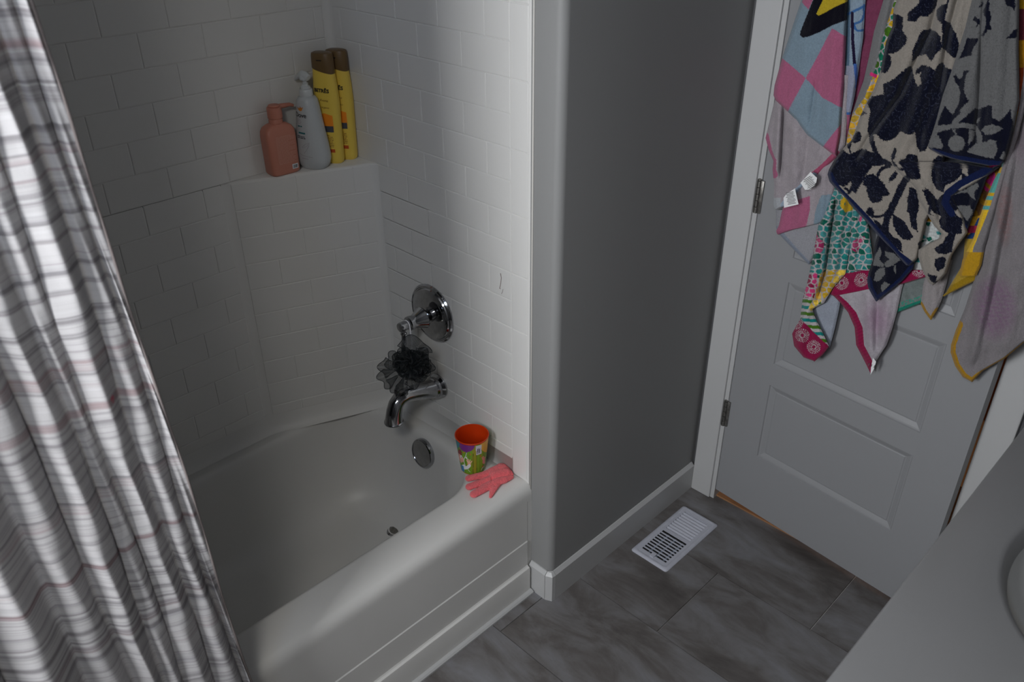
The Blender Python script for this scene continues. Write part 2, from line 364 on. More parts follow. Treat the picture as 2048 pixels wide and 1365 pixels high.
# ------------------------------------------------------------------ tiled surround
tile_cache = {}
def tile(o, u, n, u0, u1, z0, z1, parent, th=.0017):
    w, h = u1-u0, z1-z0
    if w < .012 or h < .012: return
    key = (round(w, 4), round(h, 4), th)
    if key not in tile_cache:
        V = []; Fc = [(12, 13, 14, 15)]
        for g, t_ in ((.0006, 0), (.0008, .0006), (.0014, .0012), (.0026, th)): V += [(g, g, t_), (w-g, g, t_), (w-g, h-g, t_), (g, h-g, t_)]
        for a in (0, 4, 8): Fc += [(a+i, a+(i+1) % 4, a+4+(i+1) % 4, a+4+i) for i in range(4)]
        tile_cache[key] = mesh('tile', V, Fc)
    t = obj('tile', tile_cache[key], M['tile'], parent)
    u = Vector(u).normalized(); z = Vector((0, 0, 1)); n = Vector(n).normalized()
    p = Vector(o)+u*u0; p.z = z0
    t.matrix_world = Matrix(((u.x, z.x, n.x, p.x), (u.y, z.y, n.y, p.y), (u.z, z.z, n.z, p.z), (0, 0, 0, 1)))
def fillet(P, rad, seg=8):     # open 2D polyline with filleted inner points
    out = [P[0]]
    for i in range(1, len(P)-1):
        a, b, c = (np.array(P[j], float) for j in (i-1, i, i+1)); r = rad[i]
        d1 = (a-b)/np.linalg.norm(a-b); d2 = (c-b)/np.linalg.norm(c-b)
        ang = math.acos(np.clip(d1@d2, -1, 1)); L_ = r/math.tan(ang/2)
        p1, p2 = b+d1*L_, b+d2*L_; bis = (d1+d2)/np.linalg.norm(d1+d2); ctr = b+bis*(r/math.sin(ang/2))
        a1 = math.atan2(*(p1-ctr)[::-1]); a2 = math.atan2(*(p2-ctr)[::-1])
        da = (a2-a1+math.pi) % (2*math.pi)-math.pi
        for k in range(seg+1):
            t = a1+da*k/seg; out.append((ctr[0]+r*math.cos(t), ctr[1]+r*math.sin(t)))
    out.append(P[-1]); return out
DEP = .0012   # backing sits this much behind the tile faces
def wallsheet(path, z0, z1):
    n = len(path); b = MB(); b.add([(x, y, z0) for x, y in path]+[(x, y, z1) for x, y in path], [(i, i+1, n+i+1, n+i) for i in range(n-1)]); return b
CH0, CH1 = (-.362, .656), (0., .515)
chd = np.array([CH1[0]-CH0[0], CH1[1]-CH0[1]]); CHL = np.linalg.norm(chd); chd /= CHL; chn = np.array([-chd[1], chd[0]])*-1
if chn[1] > 0: chn = -chn
endarc = [(.010-.010*math.cos(t)+DEP, -.0555-.012*math.sin(t)) for t in np.linspace(0, math.pi/2, 6)]
faucet_edge = [(DEP, .0), (DEP, -.0555)]+endarc[1:]
# upper sheets
up = fillet([(-1.54, YB+DEP), (DEP, YB+DEP), (DEP, .3)], [0, .018, 0])
wall_back = wallsheet(up[:-1], Rz(6)+.0, 2.25).build('wall_back', M['tile'], kind='structure', angle=50, label='long white tiled tub wall behind the bathtub')
wall_faucet = wallsheet([up[-2], (DEP, .3)]+faucet_edge, .36, 2.25).build('wall_faucet', M['tile'], kind='structure', angle=50, label='white tiled tub wall that carries the chrome valve and spout')
lowpath = fillet([(-1.54, YB+DEP), (CH0[0], CH0[1]+DEP), (CH1[0]+DEP, CH1[1]), (DEP, .3)], [0, .06, .028, 0], 8)
wall_corner = wallsheet(lowpath, .36, Rz(6)-.004).build('wall_corner', M['tile'], kind='structure', angle=50, label='angled tiled corner panel below the corner shelf')
# corner shelf cap: rounded front lip
def shelf():
    zt = Rz(6); b = MB()
    P = [q for q in lowpath if -.42 <= q[0] <= .01 and q[1] > .50]
    n = len(P); V = []
    ins = [(0, -.006), (.0015, -.002), (.005, 0)]
    for d, z in ins: V += [(x-chn[0]*d, y-chn[1]*d, zt+z) for x, y in P]
    V += [(min(max(x, -.45), .006), .664, zt) for x, y in P]
    for k in range(3):
        for i in range(n-1): b.f.append((k*n+i, k*n+i+1, (k+1)*n+i+1, (k+1)*n+i))
    b.v = V
    b.add([(P[-1][0], P[-1][1], zt), (.006, .664, zt), (.006, P[-1][1], zt)], [(0, 2, 1)])
    o = b.build('corner_shelf', M['tile'], wall_corner, smooth=True)
shelf()
# tiles
for k in range(-9, 16):
    z0, z1 = Rz(k+1), Rz(k)
    if k == 15: z0 = .434
    ymax = .656-.018 if k < 6 else .515-.013
    off = 0 if k % 2 else -.5*TW
    edges = [0.]+[v for v in (off+TW*np.arange(0, 8)) if .001 < v < ymax-.006]+[ymax]
    for a, b_ in zip(edges[:-1], edges[1:]):
        tile((DEP, 0, 0), (0, -1, 0), (-1, 0, 0), -b_, -a, z0, z1, wall_faucet)
    if k % 2 == 0:
        tile((DEP, 0, 0), (0, -1, 0), (-1, 0, 0), 0, .0545, max(Rz(k+2), .392), z1, wall_faucet)
    # back wall
    xr = -.018 if k < 6 else -.374
    off = -.120 if k % 2 == 0 else -.120+TW/2
    xs = [-1.54]+sorted(v for v in (off-TW*np.arange(-1, 12)) if -1.53 < v < xr-.006)+[xr]
    for a, b_ in zip(xs[:-1], xs[1:]):
        tile((0, YB+DEP, 0), (1, 0, 0), (0, -1, 0), a, b_, z0, z1, wall_back)
    if k >= 6:
        js = (.10, .252) if k % 2 else (.175, .327)
        xs = [.012]+[j for j in js if j > .03]+[CHL-.010]
        if k % 2 == 0 : xs = [.012, .175, .327, CHL-.010]
        for a, b_ in zip(xs[:-1], xs[1:]):
            tile((CH0[0]-chn[0]*DEP, CH0[1]-chn[1]*DEP, 0), (chd[0], chd[1], 0), (chn[0], chn[1], 0), a, b_, z0, z1-(.004 if k == 6 else 0), wall_corner)

def scuff(P, r):
    A_ = un(np.array([p[0] for p in P], float), np.array([p[1] for p in P], float), (-.0011, 0, 0), (1, 0, 0))
    b = MB(); b.tube([tuple(a) for a in A_], r, 5); b.build('scuff_mark', M['brownmark'], wall_faucet, smooth=True)
M['brownmark'] = mat('scuff_brown', hx(120, 100, 92), .6)
scuff([(1001, 547), (1002.5, 556), (1001.5, 566), (1000, 574), (999, 577), (1001, 578)], .0007); scuff([(1006, 579), (1005, 584), (1003, 588)], .0005)
# ------------------------------------------------------------------ bathtub
def rr(x0, x1, y0, y1, R, nc=14, ns=20):
    # ccw from bottom-right going up: corners order br, tr, tl, bl
    c = [((x1-R[0], y0+R[0]), -90, R[0]), ((x1-R[1], y1-R[1]), 0, R[1]), ((x0+R[2], y1-R[2]), 90, R[2]), ((x0+R[3], y0+R[3]), 180, R[3])]
    P = []
    for i, (ct, a, r) in enumerate(c):
        for k in range(nc+1):
            t = math.radians(a+90*k/nc); P.append((ct[0]+r*math.cos(t), ct[1]+r*math.sin(t)))
        q = c[(i+1) % 4]; s = P[-1]; t = math.radians(q[1]); e_ = (q[0][0]+q[2]*math.cos(t), q[0][1]+q[2]*math.sin(t))
        for k in range(1, ns): P.append((s[0]+(e_[0]-s[0])*k/ns, s[1]+(e_[1]-s[1])*k/ns))
    return P
tub = thing('bathtub', 'white alcove bathtub with smooth wide front ledge and plain apron', 'bathtub', (-.76, .29, 0))
ZD = .385
def build_tub():
    b = MB(); loops = []
    X0, X1, Y0, Y1 = -1.535, .0035, -.072, .664
    for d, z in ((0, .335), (0, .352), (.0015, .364), (.006, .374), (.013, .381), (.022, ZD)):
        loops.append([(x, y, z) for x, y in rr(X0, X1, Y0+d, Y1, [.003]*4)])
    rx0, rx1, ry0, ry1 = -1.44, -.044, .046, .602; R0 = [.15, .19, .2, .17]
    prof = [(-.012, ZD), (-.004, ZD-.001), (.003, ZD-.005), (.009, ZD-.013), (.0125, ZD-.026), (.017, .33), (.024, .28), (.034, .22), (.047, .165), (.066, .12), (.092, .09), (.13, .072), (.18, .066)]
    for d, z in prof:
        e_ = d*3.2 if d > .01 else d
        R_ = [max(r+ (-d if d < 0.02 else -d*.55), .05) for r in R0]
        loops.append([(x, y, z-(.004*(x+.3) if z < .1 else 0)) for x, y in rr(rx0+e_, rx1-d*1.1, ry0+d*.8, ry1-d*.8, R_)])
    n = len(loops[0])
    for L_ in loops: b.v += L_
    for j in range(len(loops)-1):
        for i in range(n): b.f.append((j*n+i, j*n+(i+1) % n, (j+1)*n+(i+1) % n, (j+1)*n+i))
    b.f.append(tuple((len(loops)-1)*n+i for i in range(n)))
    o = b.build('basin', M['tub'], tub, smooth=True)
    # apron with two raised steps
    pr = [(-.060, .37), (-.072, .345), (-.0722, .192), (-.0745, .189), (-.0748, .100), (-.0775, .0965), (-.0835, .094), (-.085, .088), (-.0855, .0), (-.060, 0)]
    b = MB(); b.prism(pr, -1.535, -.0165); b.build('apron', M['tub'], tub, angle=25)
    b = MB(); b.prism([(-.0855, 0), (-.0985, 0), (-.0985, .006), (-.094, .010), (-.0855, .011)], -1.535, -.0145); b.build('floor_strip', M['trim'], tub)
    # cove against the walls
    path = fillet([(-1.54, YB), CH0, CH1, (0, .3), (0, -.046)], [0, .12, .05, .05, 0], 8)
    P = np.array(path); T = np.gradient(P, axis=0); T /= np.linalg.norm(T, axis=1)[:, None]+1e-9; Nn = np.stack([T[:, 1], -T[:, 0]], 1)
    b = MB(); pc = [(-.0014, .441), (.0012, .43), (.004, .415), (.008, .402), (.014, .392), (.021, .3862), (.026, .3835)]
    for d, z in pc: b.v += [(P[i, 0]+Nn[i, 0]*d, P[i, 1]+Nn[i, 1]*d, z) for i in range(len(P))]
    n = len(P)
    for j in range(len(pc)-1):
        for i in range(n-1): b.f.append((j*n+i, j*n+i+1, (j+1)*n+i+1, (j+1)*n+i))
    b.build('wall_cove', M['tub'], tub, smooth=True)
    # end return flange strip between apron and stub wall
    b = MB(); b.cbox(-.0165, .004, -.0715, -.058, .0, .345, .002); b.build('end_flange', M['tub'], tub)
build_tub()
ov = thing('overflow_cover', 'round chrome overflow cover on the inner end wall of the tub', 'drain cover', (-.062, .31, .322))
mm = axis_m((-.060, .308, .322), (-1, 0, .16))
b = MB(); b.lathe([(.041, -.006), (.0455, 0), (.046, .012), (.0445, .0165), (.041, .0185), (.0385, .0180), (.0375, .0168), (.02, .0172), (.001, .0174)], 48, mm, True); b.build('cover', M['chrome'], ov, angle=35)
b = MB(); mm2 = axis_m((-.067, .308, .322-.0445), (0, .3, -1)); b.lathe([(.006, -.004), (.006, .002)], 16, mm2); b.build('slot', M['dark'], ov)
dr = thing('tub_drain', 'round metal drain in the tub floor behind the front ledge', 'drain', (-.172, .335, .066))
b = MB(); b.lathe([(.034, 0), (.034, .003), (.026, .005), (.026, .002), (.001, .002)], 32, Matrix.Translation((-.172, .335, .0665))); b.build('flange', M['chrome'], dr, angle=35)
b = MB(); b.lathe([(.022, 0), (.022, .006), (.012, .0085), (.001, .009)], 32, Matrix.Translation((-.172, .335, .068))); b.build('stopper', M['nickel'], dr, angle=35)

# ------------------------------------------------------------------ shower valve
YV, ZV = .305, .775
valve = thing('shower_valve', 'chrome shower valve with round plate and lever handle on tiled wall', 'faucet', (0, YV, ZV))
mx_ = axis_m((0, YV, ZV), (-1, 0, 0))
b = MB(); b.lathe([(.083, 0), (.0855, .003), (.0855, .006), (.082, .010), (.0795, .0105), (.078, .0090), (.0755, .0090), (.073, .0125), (.070, .0135), (.05, .0145), (.02, .015)], 72, mx_); b.build('plate', M['chrome'], valve, angle=35)
b = MB(); b.lathe([(.021, .013), (.021, .022), (.013, .026), (.012, .05)], 32, mx_); b.build('stem', M['chrome'], valve, angle=35)
b = MB(); b.lathe([(.004, .038), (.027, .036), (.0305, .038), (.0310, .041), (.029, .045), (.0235, .056), (.019, .068), (.0175, .075), (.0200, .077), (.0205, .083), (.0200, .088), (.0175, .090), (.010, .0915)], 48, mx_); bell = b.build('handle_bell', M['chrome'], valve, angle=35)
b = MB(); b.lathe([(.010, .090), (.010, .096), (.0130, .0975), (.0135, .102), (.0135, .116), (.0125, .1185), (.004, .1195)], 32, mx_); b.build('handle_cap', M['chrome'], valve, angle=35)
b = MB(); b.tube([(-.107, YV, ZV-.010), (-.107, YV, ZV-.018), (-.107, YV, ZV-.020), (-.107, YV, ZV-.024), (-.107, YV, ZV-.026), (-.108, YV, ZV-.05), (-.110, YV, ZV-.070), (-.110, YV, ZV-.076), (-.110, YV, ZV-.078)], [.0062, .0060, .0085, .0085, .006, .0068, .0085, .0072, .003], 20); b.build('lever', M['chrome'], valve, angle=35)
for s_ in (-1, 1):
    b = MB(); b.lathe([(.0028, .0138), (.0028, .0162), (.001, .0166)], 12, axis_m((0, YV+.052*s_, ZV-.0), (-1, 0, 0)))
    b.build('screw', M['nickel'], valve)
# spout
spout = thing('tub_spout', 'curved chrome tub spout with diverter knob below the shower valve', 'faucet', (0, .297, .54))
YS = .297
mm = axis_m((0, YS, .54), (-1, 0, 0))
b = MB(); b.lathe([(.035, 0), (.0375, .003), (.0375, .007), (.033, .012), (.031, .014), (.0325, .018), (.031, .024), (.028, .03)], 48, mm); b.build('wall_flange', M['chrome'], spout, angle=35)
pts = [(-.02, .540), (-.04, .544), (-.07, .552), (-.10, .560), (-.125, .565), (-.145, .563), (-.158, .552), (-.166, .533), (-.170, .512), (-.171, .500)]
b = MB(); b.tube([(x, YS, z) for x, z in pts], [.029, .027, .0245, .0225, .0215, .0215, .0215, .0225, .024, .0255], 32); b.build('spout_body', M['chrome'], spout, angle=50)
b = MB(); b.lathe([(.0255, 0), (.0275, -.002), (.0275, -.005), (.024, -.006), (.001, -.004)], 32, Matrix.Translation((-.171, YS, .502))); b.build('outlet_ring', M['chrome'], spout, angle=35)
b = MB(); b.lathe([(.003, 0), (.003, .008), (.0075, .009), (.0085, .012), (.0085, .020), (.0065, .023), (.001, .0235)], 6, Matrix.Translation((-.152, YS, .576))); b.build('diverter_knob', M['chrome'], spout)

# ------------------------------------------------------------------ loofah
def loofah():
    C0 = Vector((-.128, .262, .680)); root = thing('bath_puff', 'black net bath puff hanging on a white cord from the valve handle', 'bath sponge', tuple(C0))
    R_, U_, N_ = Vector(RT), Vector(UP), -Vector(FW)
    def petal(ang, r0, r1, spread, tilt, ph, depth, amp, off=(0, 0)):
        # ruffled fan pointing at angle ang in the image plane; tilt towards the viewer
        d = R_*math.cos(ang)+U_*math.sin(ang); s = R_*-math.sin(ang)+U_*math.cos(ang)
        nu, nv = 30, 9; V = []; uvs = []
        for j in range(nv):
            v = j/(nv-1); r = r0+(r1-r0)*v
            for i in range(nu):
                u = i/(nu-1)*2-1; a = u*spread*(.5+.5*v)
                rad = r*(1-.16*v*abs(u)**2.5+.07*v*math.sin(u*5+ph)); ruf = amp*v*math.sin(u*7+ph)
                p = C0+R_*off[0]+U_*off[1]+d*(rad*math.cos(a))+s*(rad*math.sin(a))+N_*(depth+ruf+tilt*rad*(1-.5*v))
                V.append(tuple(p)); uvs.append((rad*a*2900, rad*2900))
        Fc = [(j*nu+i, j*nu+i+1, (j+1)*nu+i+1, (j+1)*nu+i) for j in range(nv-1) for i in range(nu-1)]
        return V, Fc, uvs
    def build(parts, name):
        V = []; Fc = []; uvs = []; e_ = MB()
        for v, f, q in parts:
            n = len(V); V += v; Fc += [tuple(i+n for i in g) for g in f]; uvs += q
            rim = v[30*8:]+[] ; e_.tube([v[j*30] for j in range(3, 9)]+rim[1:-1]+[v[j*30+29] for j in range(8, 2, -1)], .0009, 5)
        m = mesh(name, V, Fc, True); ul = m.uv_layers.new(name='UVMap')
        for l in m.loops: ul.data[l.index].uv = uvs[l.vertex_index]
        o = obj(name, m, M['net'], root); fix(o); e_.build('net_edge', M['netedge'], o, smooth=True)
    D = math.radians
    outer = [(75, .02, .078, .80, .1, .3, .004, .005), (40, .02, .062, .5, .0, 1, .0, .006), (-175, .02, .080, .42, .1, 2, .0, .005), (-150, .02, .088, .38, .1, 4, .006, .006), (-125, .02, .080, .40, .1, 1, .01, .007),
             (-108, .02, .085, .26, 0, 3, .004, .006), (-5, .02, .066, .36, 0, 2, -.004, .006), (165, .02, .066, .5, 0, 5, -.012, .004), (125, .02, .05, .6, -.1, 5, -.008, .005), (-75, .02, .062, .5, .1, 2, 0, .006), (-30, .02, .058, .5, .1, 0, 0, .006), (20, .02, .055, .5, .1, 0, .006, .006)]
    for a in outer: build([petal(D(a[0]), *a[1:])], 'net_ruffle')
    core = []
    for i in range(110):
        a = rng.uniform(0, 6.28); r1 = rng.uniform(.016, .036); oa = rng.uniform(0, 6.28); orr = rng.uniform(0, .024)
        core.append(petal(a, rng.uniform(0, .004), r1, rng.uniform(.8, 1.6), rng.uniform(-.6, .9), rng.uniform(0, 6), rng.uniform(-.018, .024), rng.uniform(.004, .010), (orr*math.cos(oa)+.006, orr*math.sin(oa)*.9)))
    build(core, 'net_core')
    b = MB()
    ax, az = -.1, ZV
    loop = []
    for t in np.linspace(0, math.pi, 9): loop.append((-.094, YV-.0125*math.cos(t)*1.0-.0, ZV+.0125*math.sin(t)))
    top = [(-.094, .262+.0, .705)]
    b.tube([(-.118, .262, .70), (-.104, .276, .74)]+loop[:]+[(-.108, .29, .735), (-.12, .266, .70)], .0016, 8)
    b.build('hanging_cord', M['cord'], root, smooth=True)
loofah()

# ------------------------------------------------------------------ bottles on the corner shelf
ZS = Rz(6)
def body(mb, prof, n=56):       # prof rows: z, a, b, exponent, (x offset, y offset)
    k = len(prof)
    for q in prof:
        z, a, b_, e_ = q[:4]; ox, oy = q[4:6] if len(q) > 4 else (0, 0)
        for i in range(n):
            t = 2*math.pi*i/n; c, s = math.cos(t), math.sin(t)
            mb.v.append((ox+a*math.copysign(abs(c)**(2/e_), c), oy+b_*math.copysign(abs(s)**(2/e_), s), z))
    base = len(mb.v)-k*n
    for j in range(k-1):
        for i in range(n): mb.f.append((base+j*n+i, base+j*n+(i+1) % n, base+(j+1)*n+(i+1) % n, base+(j+1)*n+i))
    mb.f.append(tuple(base+i for i in range(n-1, -1, -1))); mb.f.append(tuple(base+(k-1)*n+i for i in range(n)))
def front(prof, u, z, off=.0005):
    zs = [q[0] for q in prof]; z = min(max(z, zs[0]), zs[-1])
    a, b_, e_ = (np.interp(z, zs, [q[i] for q in prof]) for i in (1, 2, 3))
    oy = np.interp(z, zs, [(q[5] if len(q) > 5 else 0) for q in prof])
    w = max(1-min(abs(u/a), .98)**e_, 1e-4)**(1/e_); return (u, oy-b_*w-off, z)
def local(mb, name, m, parent, angle=35, **kw):
    me = mesh(name, mb.v, mb.f, True)
    bm = bmesh.new(); bm.from_mesh(me); bmesh.ops.recalc_face_normals(bm, faces=bm.faces[:]); bm.to_mesh(me); bm.free()
    me.set_sharp_from_angle(angle=math.radians(angle))
    return obj(name, me, m, parent, **kw)
def text_mesh(s, size, spacing=1.0, bold=0, shear=0):
    c = bpy.data.curves.new('t', 'FONT'); c.body = s; c.size = size; c.align_x = 'CENTER'; c.align_y = 'CENTER'; c.space_character = spacing; c.offset = bold; c.shear = shear; c.resolution_u = 3
    o = bpy.data.objects.new('t', c); COL.objects.link(o); dg = bpy.context.evaluated_depsgraph_get(); dg.update()
    me = bpy.data.meshes.new_from_object(o.evaluated_get(dg)); V = [tuple(v.co) for v in me.vertices]; Fc = [tuple(p.vertices) for p in me.polygons]
    bpy.data.objects.remove(o); bpy.data.curves.remove(c); bpy.data.meshes.remove(me); return V, Fc
def decal(name, prof, V2, F2, u0, z0, m, parent, sx_=1, rot=0):
    cr_, sr = math.cos(rot), math.sin(rot)
    V = [front(prof, u0+sx_*(v[0]*cr_-v[1]*sr), z0+v[0]*sr+v[1]*cr_) for v in V2]
    return obj(name, mesh(name, V, F2), m, parent)
def rect2(w, h, nx=8, nz=2):
    V = [(-w/2+w*i/nx, -h/2+h*j/nz) for j in range(nz+1) for i in range(nx+1)]
    return V, [(j*(nx+1)+i, j*(nx+1)+i+1, (j+1)*(nx+1)+i+1, (j+1)*(nx+1)+i) for j in range(nz) for i in range(nx)]
def lines2(w, h, rows, gap=.5, seed=0):
    r = random.Random(seed); V = []; Fc = []
    for j in range(rows):
        z = h/2-h*(j+.5)/rows; t = h/rows*gap*.5; x = -w/2
        end = w/2*(1 if j % 4 else r.uniform(.2, .9))
        while x < end:
            l = r.uniform(.0035, .011); x2 = min(x+l, end); n = len(V)
            V += [(x, z-t), (x2, z-t), (x2, z+t), (x, z+t)]; Fc.append((n, n+1, n+2, n+3)); x = x2+.0012
    return V, Fc
def barcode2(w, h):
    r = random.Random(3); V = []; Fc = []; x = -w/2
    while x < w/2:
        l = r.uniform(.0004, .0014); n = len(V); V += [(x, -h/2), (min(x+l, w/2), -h/2), (min(x+l, w/2), h/2), (x, h/2)]; Fc.append((n, n+1, n+2, n+3)); x += l+r.uniform(.0005, .0011)
    return V, Fc
# --- peach pump bottle
p1 = thing('pump_bottle', 'squarish peach pink pump bottle with barcode, leftmost on the corner shelf', 'bottle', (-.213, .6235, ZS), math.radians(-3))
A, B_ = .0405, .0245
prof = [(0, A-.007, B_-.005, 5), (.002, A-.003, B_-.002, 5), (.007, A, B_, 5.5), (.10, A+.001, B_, 5.5), (.113, A, B_-.001, 5), (.122, A-.005, B_-.003, 4.5), (.128, A-.014, B_-.007, 3.5), (.1315, A-.024, B_-.010, 2.5)]
mb = MB(); body(mb, prof); local(mb, 'body', M['peach'], p1)
mb = MB(); mb.lathe([(.0165, .130), (.0175, .131), (.0175, .139), (.0165, .141), (.0165, .142), (.0185, .144), (.0185, .166), (.0178, .170), (.014, .1715), (.004, .172)], 40); pump = local(mb, 'pump_collar', M['peach'], p1)
mb = MB(); mb.tube([(0, 0, .166), (.02, .002, .1685), (.045, .004, .1675), (.056, .005, .163)], [.008, .0065, .005, .004], 16); mb.lathe([(.012, .169), (.015, .173), (.013, .176), (.004, .177)], 24); local(mb, 'pump_nozzle', M['peach'], pump)
V2, F2 = lines2(.052, .072, 22, .42, 5); decal('printed_text', prof, V2, F2, .006, .066, M['peachtext'], p1)
V2, F2 = rect2(.017, .0125); lb = decal('barcode_label', prof, V2, F2, .024, .0185, M['label'], p1)
V2, F2 = barcode2(.0125, .0085); b2 = decal('barcode', prof, V2, F2, .024, .0185, M['black'], lb)
for v in b2.data.vertices: v.co.y -= .0004
# --- white pump bottle
p2 = thing('pump_bottle', 'white teardrop pump bottle with gold bird logo beside the peach bottle', 'bottle', (-.128, .603, ZS), math.radians(-62))
prof = [(0, .026, .018, 2.3), (.002, .034, .024, 2.3), (.010, .041, .028, 2.3), (.025, .0455, .031, 2.3), (.04, .0455, .0315, 2.3), (.07, .042, .030, 2.3), (.12, .0345, .027, 2.3), (.165, .0285, .0245, 2.3), (.178, .0262, .0235, 2.2), (.184, .0215, .0205, 2.1), (.187, .0165, .0165, 2)]
prof = [(q[0], q[1]*.98, q[2]*1.12, q[3]) for q in prof]
mb = MB(); body(mb, prof); local(mb, 'body', M['wplast'], p2)
mb = MB(); mb.lathe([(.0165, .185), (.0172, .187), (.0168, .202), (.0155, .204), (.0125, .2045), (.0125, .210), (.0080, .212), (.0080, .217), (.0055, .218), (.0055, .226)], 40); cl = local(mb, 'pump_collar', M['wpump'], p2)
mb = MB(); mb.tube([(.014, -.004, .231), (.006, -.002, .236), (-.006, .002, .2375), (-.018, .006, .233), (-.029, .010, .226), (-.034, .012, .220)], [.008, .0105, .0105, .007, .0048, .003], 18); mb.lathe([(.010, .225), (.0125, .228), (.0125, .234), (.010, .240), (.004, .2425)], 24); nz = local(mb, 'pump_nozzle', M['wpump'], cl)
V2, F2 = text_mesh('Dove', .0165, .92, .0002); decal('printed_word', prof, V2, F2, -.0085, .143, M['black'], p2, 1.0, -.06)
bird = [(-.008, .004), (-.004, .001), (-.0065, .0015), (-.0035, -.0025), (0, -.005), (.0045, -.004), (.0065, .0), (.0075, .003), (.0095, .0035), (.0075, .005), (.0055, .0045), (.0045, .0025), (.003, .0055), (.001, .008), (.0008, .004), (-.002, .0015), (-.004, .004)]
decal('bird_logo', prof, bird, [tuple(range(len(bird)))], -.0080, .1585, M['gold'], p2, 1.15)
V2, F2 = rect2(.020, .004); decal('teal_bar', prof, V2, F2, -.009, .098, M['teal'], p2, 1, -.06)
V2, F2 = lines2(.026, .008, 2, .6, 2); decal('printed_text', prof, V2, F2, -.012, .087, M['slate'], p2, 1, -.06)
V2, F2 = lines2(.02, .004, 1, .8, 3); decal('printed_text', prof, V2, F2, -.010, .115, M['teal'], p2)
def stroke2(pts, w):
    V = []; Fc = []; P = np.array(pts, float); T = np.gradient(P, axis=0); T /= np.linalg.norm(T, axis=1)[:, None]; Nn = np.stack([-T[:, 1], T[:, 0]], 1)*w/2
    for i in range(len(P)): V += [tuple(P[i]+Nn[i]), tuple(P[i]-Nn[i])]
    return V, [(2*i, 2*i+1, 2*i+3, 2*i+2) for i in range(len(P)-1)]
for pts, w in (([(.0, .062), (.010, .070), (.022, .074), (.020, .066), (.010, .052), (.004, .046)], .0009), ([(.0, .060), (.012, .064), (.021, .072)], .0006), ([(-.012, .044), (0, .040), (.014, .038), (.028, .036)], .0008), ([(-.004, .033), (.006, .032), (.014, .031)], .0012), ([(-.006, .128), (0, .132), (.004, .126), (-.002, .121), (-.006, .126)], .0008)):
    V2, F2 = stroke2(pts, w); decal('line_art', prof, V2, F2, -.012, 0, M['greyp'], p2)
# --- two tall yellow bottles
def yellow(loc, rz, label, tilt):
    t = thing('shampoo_bottle', label, 'bottle', loc, rz, 'yellow bottles on the corner shelf')
    t.rotation_euler = (tilt[0], tilt[1], rz)
    prof = [(0, .026, .0155, 2.6, 0, 0), (.003, .029, .018, 2.6, 0, 0), (.012, .0305, .0195, 2.6, 0, 0), (.05, .0315, .020, 2.6, 0, 0), (.11, .033, .020, 2.6, 0, 0), (.16, .0335, .0195, 2.6, .001, 0), (.20, .0320, .019, 2.6, .001, 0), (.235, .0290, .0185, 2.5, .001, 0), (.2475, .0282, .018, 2.5, .001, 0)]
    mb = MB(); body(mb, prof); local(mb, 'body', M['yellow'], t)
    n = 56; mb = MB(); rows = [(.2440, .0290, .0188), (.2455, .0296, .0192), (.262, .0290, .0190), (.278, .0282, .0186), (.283, .0268, .0176), (.285, .022, .0145)]
    for j, (z, a, b_) in enumerate(rows):
        for i in range(n):
            th_ = 2*math.pi*i/n; c, s = math.cos(th_), math.sin(th_); x = .001+a*math.copysign(abs(c)**.8, c); y = b_*math.copysign(abs(s)**.8, s)
            mb.v.append((x, y, z-(.26*(x-.0)+.004 if j < 2 else 0)))
    for j in range(5):
        for i in range(n): mb.f.append((j*n+i, j*n+(i+1) % n, (j+1)*n+(i+1) % n, (j+1)*n+i))
    mb.f.append(tuple(5*n+i for i in range(n))); cap = local(mb, 'cap', M['brown'], t)
    mb = MB(); mb.box(-.006, .008, -.0205, -.0175, .2665, .2685); local(mb, 'cap_notch', M['black'], cap)
    V2, F2 = text_mesh('BETRĒS', .0125, 1.0, .0006); decal('printed_word', prof, V2, F2, -.002, .192, M['black'], t, 1.0, -.05)
    V2, F2 = text_mesh('Avena', .0095, 1.0, 0, .3); decal('printed_word', prof, V2, F2, .002, .168, M['brownp'], t, 1, -.08)
    V2, F2 = text_mesh('argano', .0080, 1.0, 0, .2); decal('printed_word', prof, V2, F2, .004, .150, M['brownp'], t, 1, -.08)
    g = [(x, z) for x, z in [(-.022, .09), (.020, .09), (.021, .128), (.012, .142), (-.002, .134), (-.014, .138), (-.022, .125)]]
    V2, F2 = rect2(.042, .046, 10, 10)
    V2 = [(x, z*(1-.25*abs(x/.021))) for x, z in V2]; decal('fruit_picture', prof, V2, F2, 0, .112, M['orange'], t)
    V2, F2 = rect2(.041, .016, 10, 3); q = decal('stone_picture', prof, V2, F2, 0, .094, M['slate'], t)
    for v in q.data.vertices: v.co.y -= .0005
    V2, F2 = lines2(.034, .034, 8, .4, 9); decal('printed_text', prof, V2, F2, 0, .062, M['brownp'], t)
    V2, F2 = rect2(.020, .009); decal('red_panel', prof, V2, F2, .008, .036, M['redp'], t)
    return t
yellow((-.070, .603, ZS), math.radians(-62), 'tall yellow bottle with brown cap, left one, right behind the white pump bottle', (0, math.radians(0), 0))
yellow((-.026, .604, ZS), math.radians(-62), 'tall yellow bottle with brown cap, right one, nearest the tiled corner', (0, 0, 0))

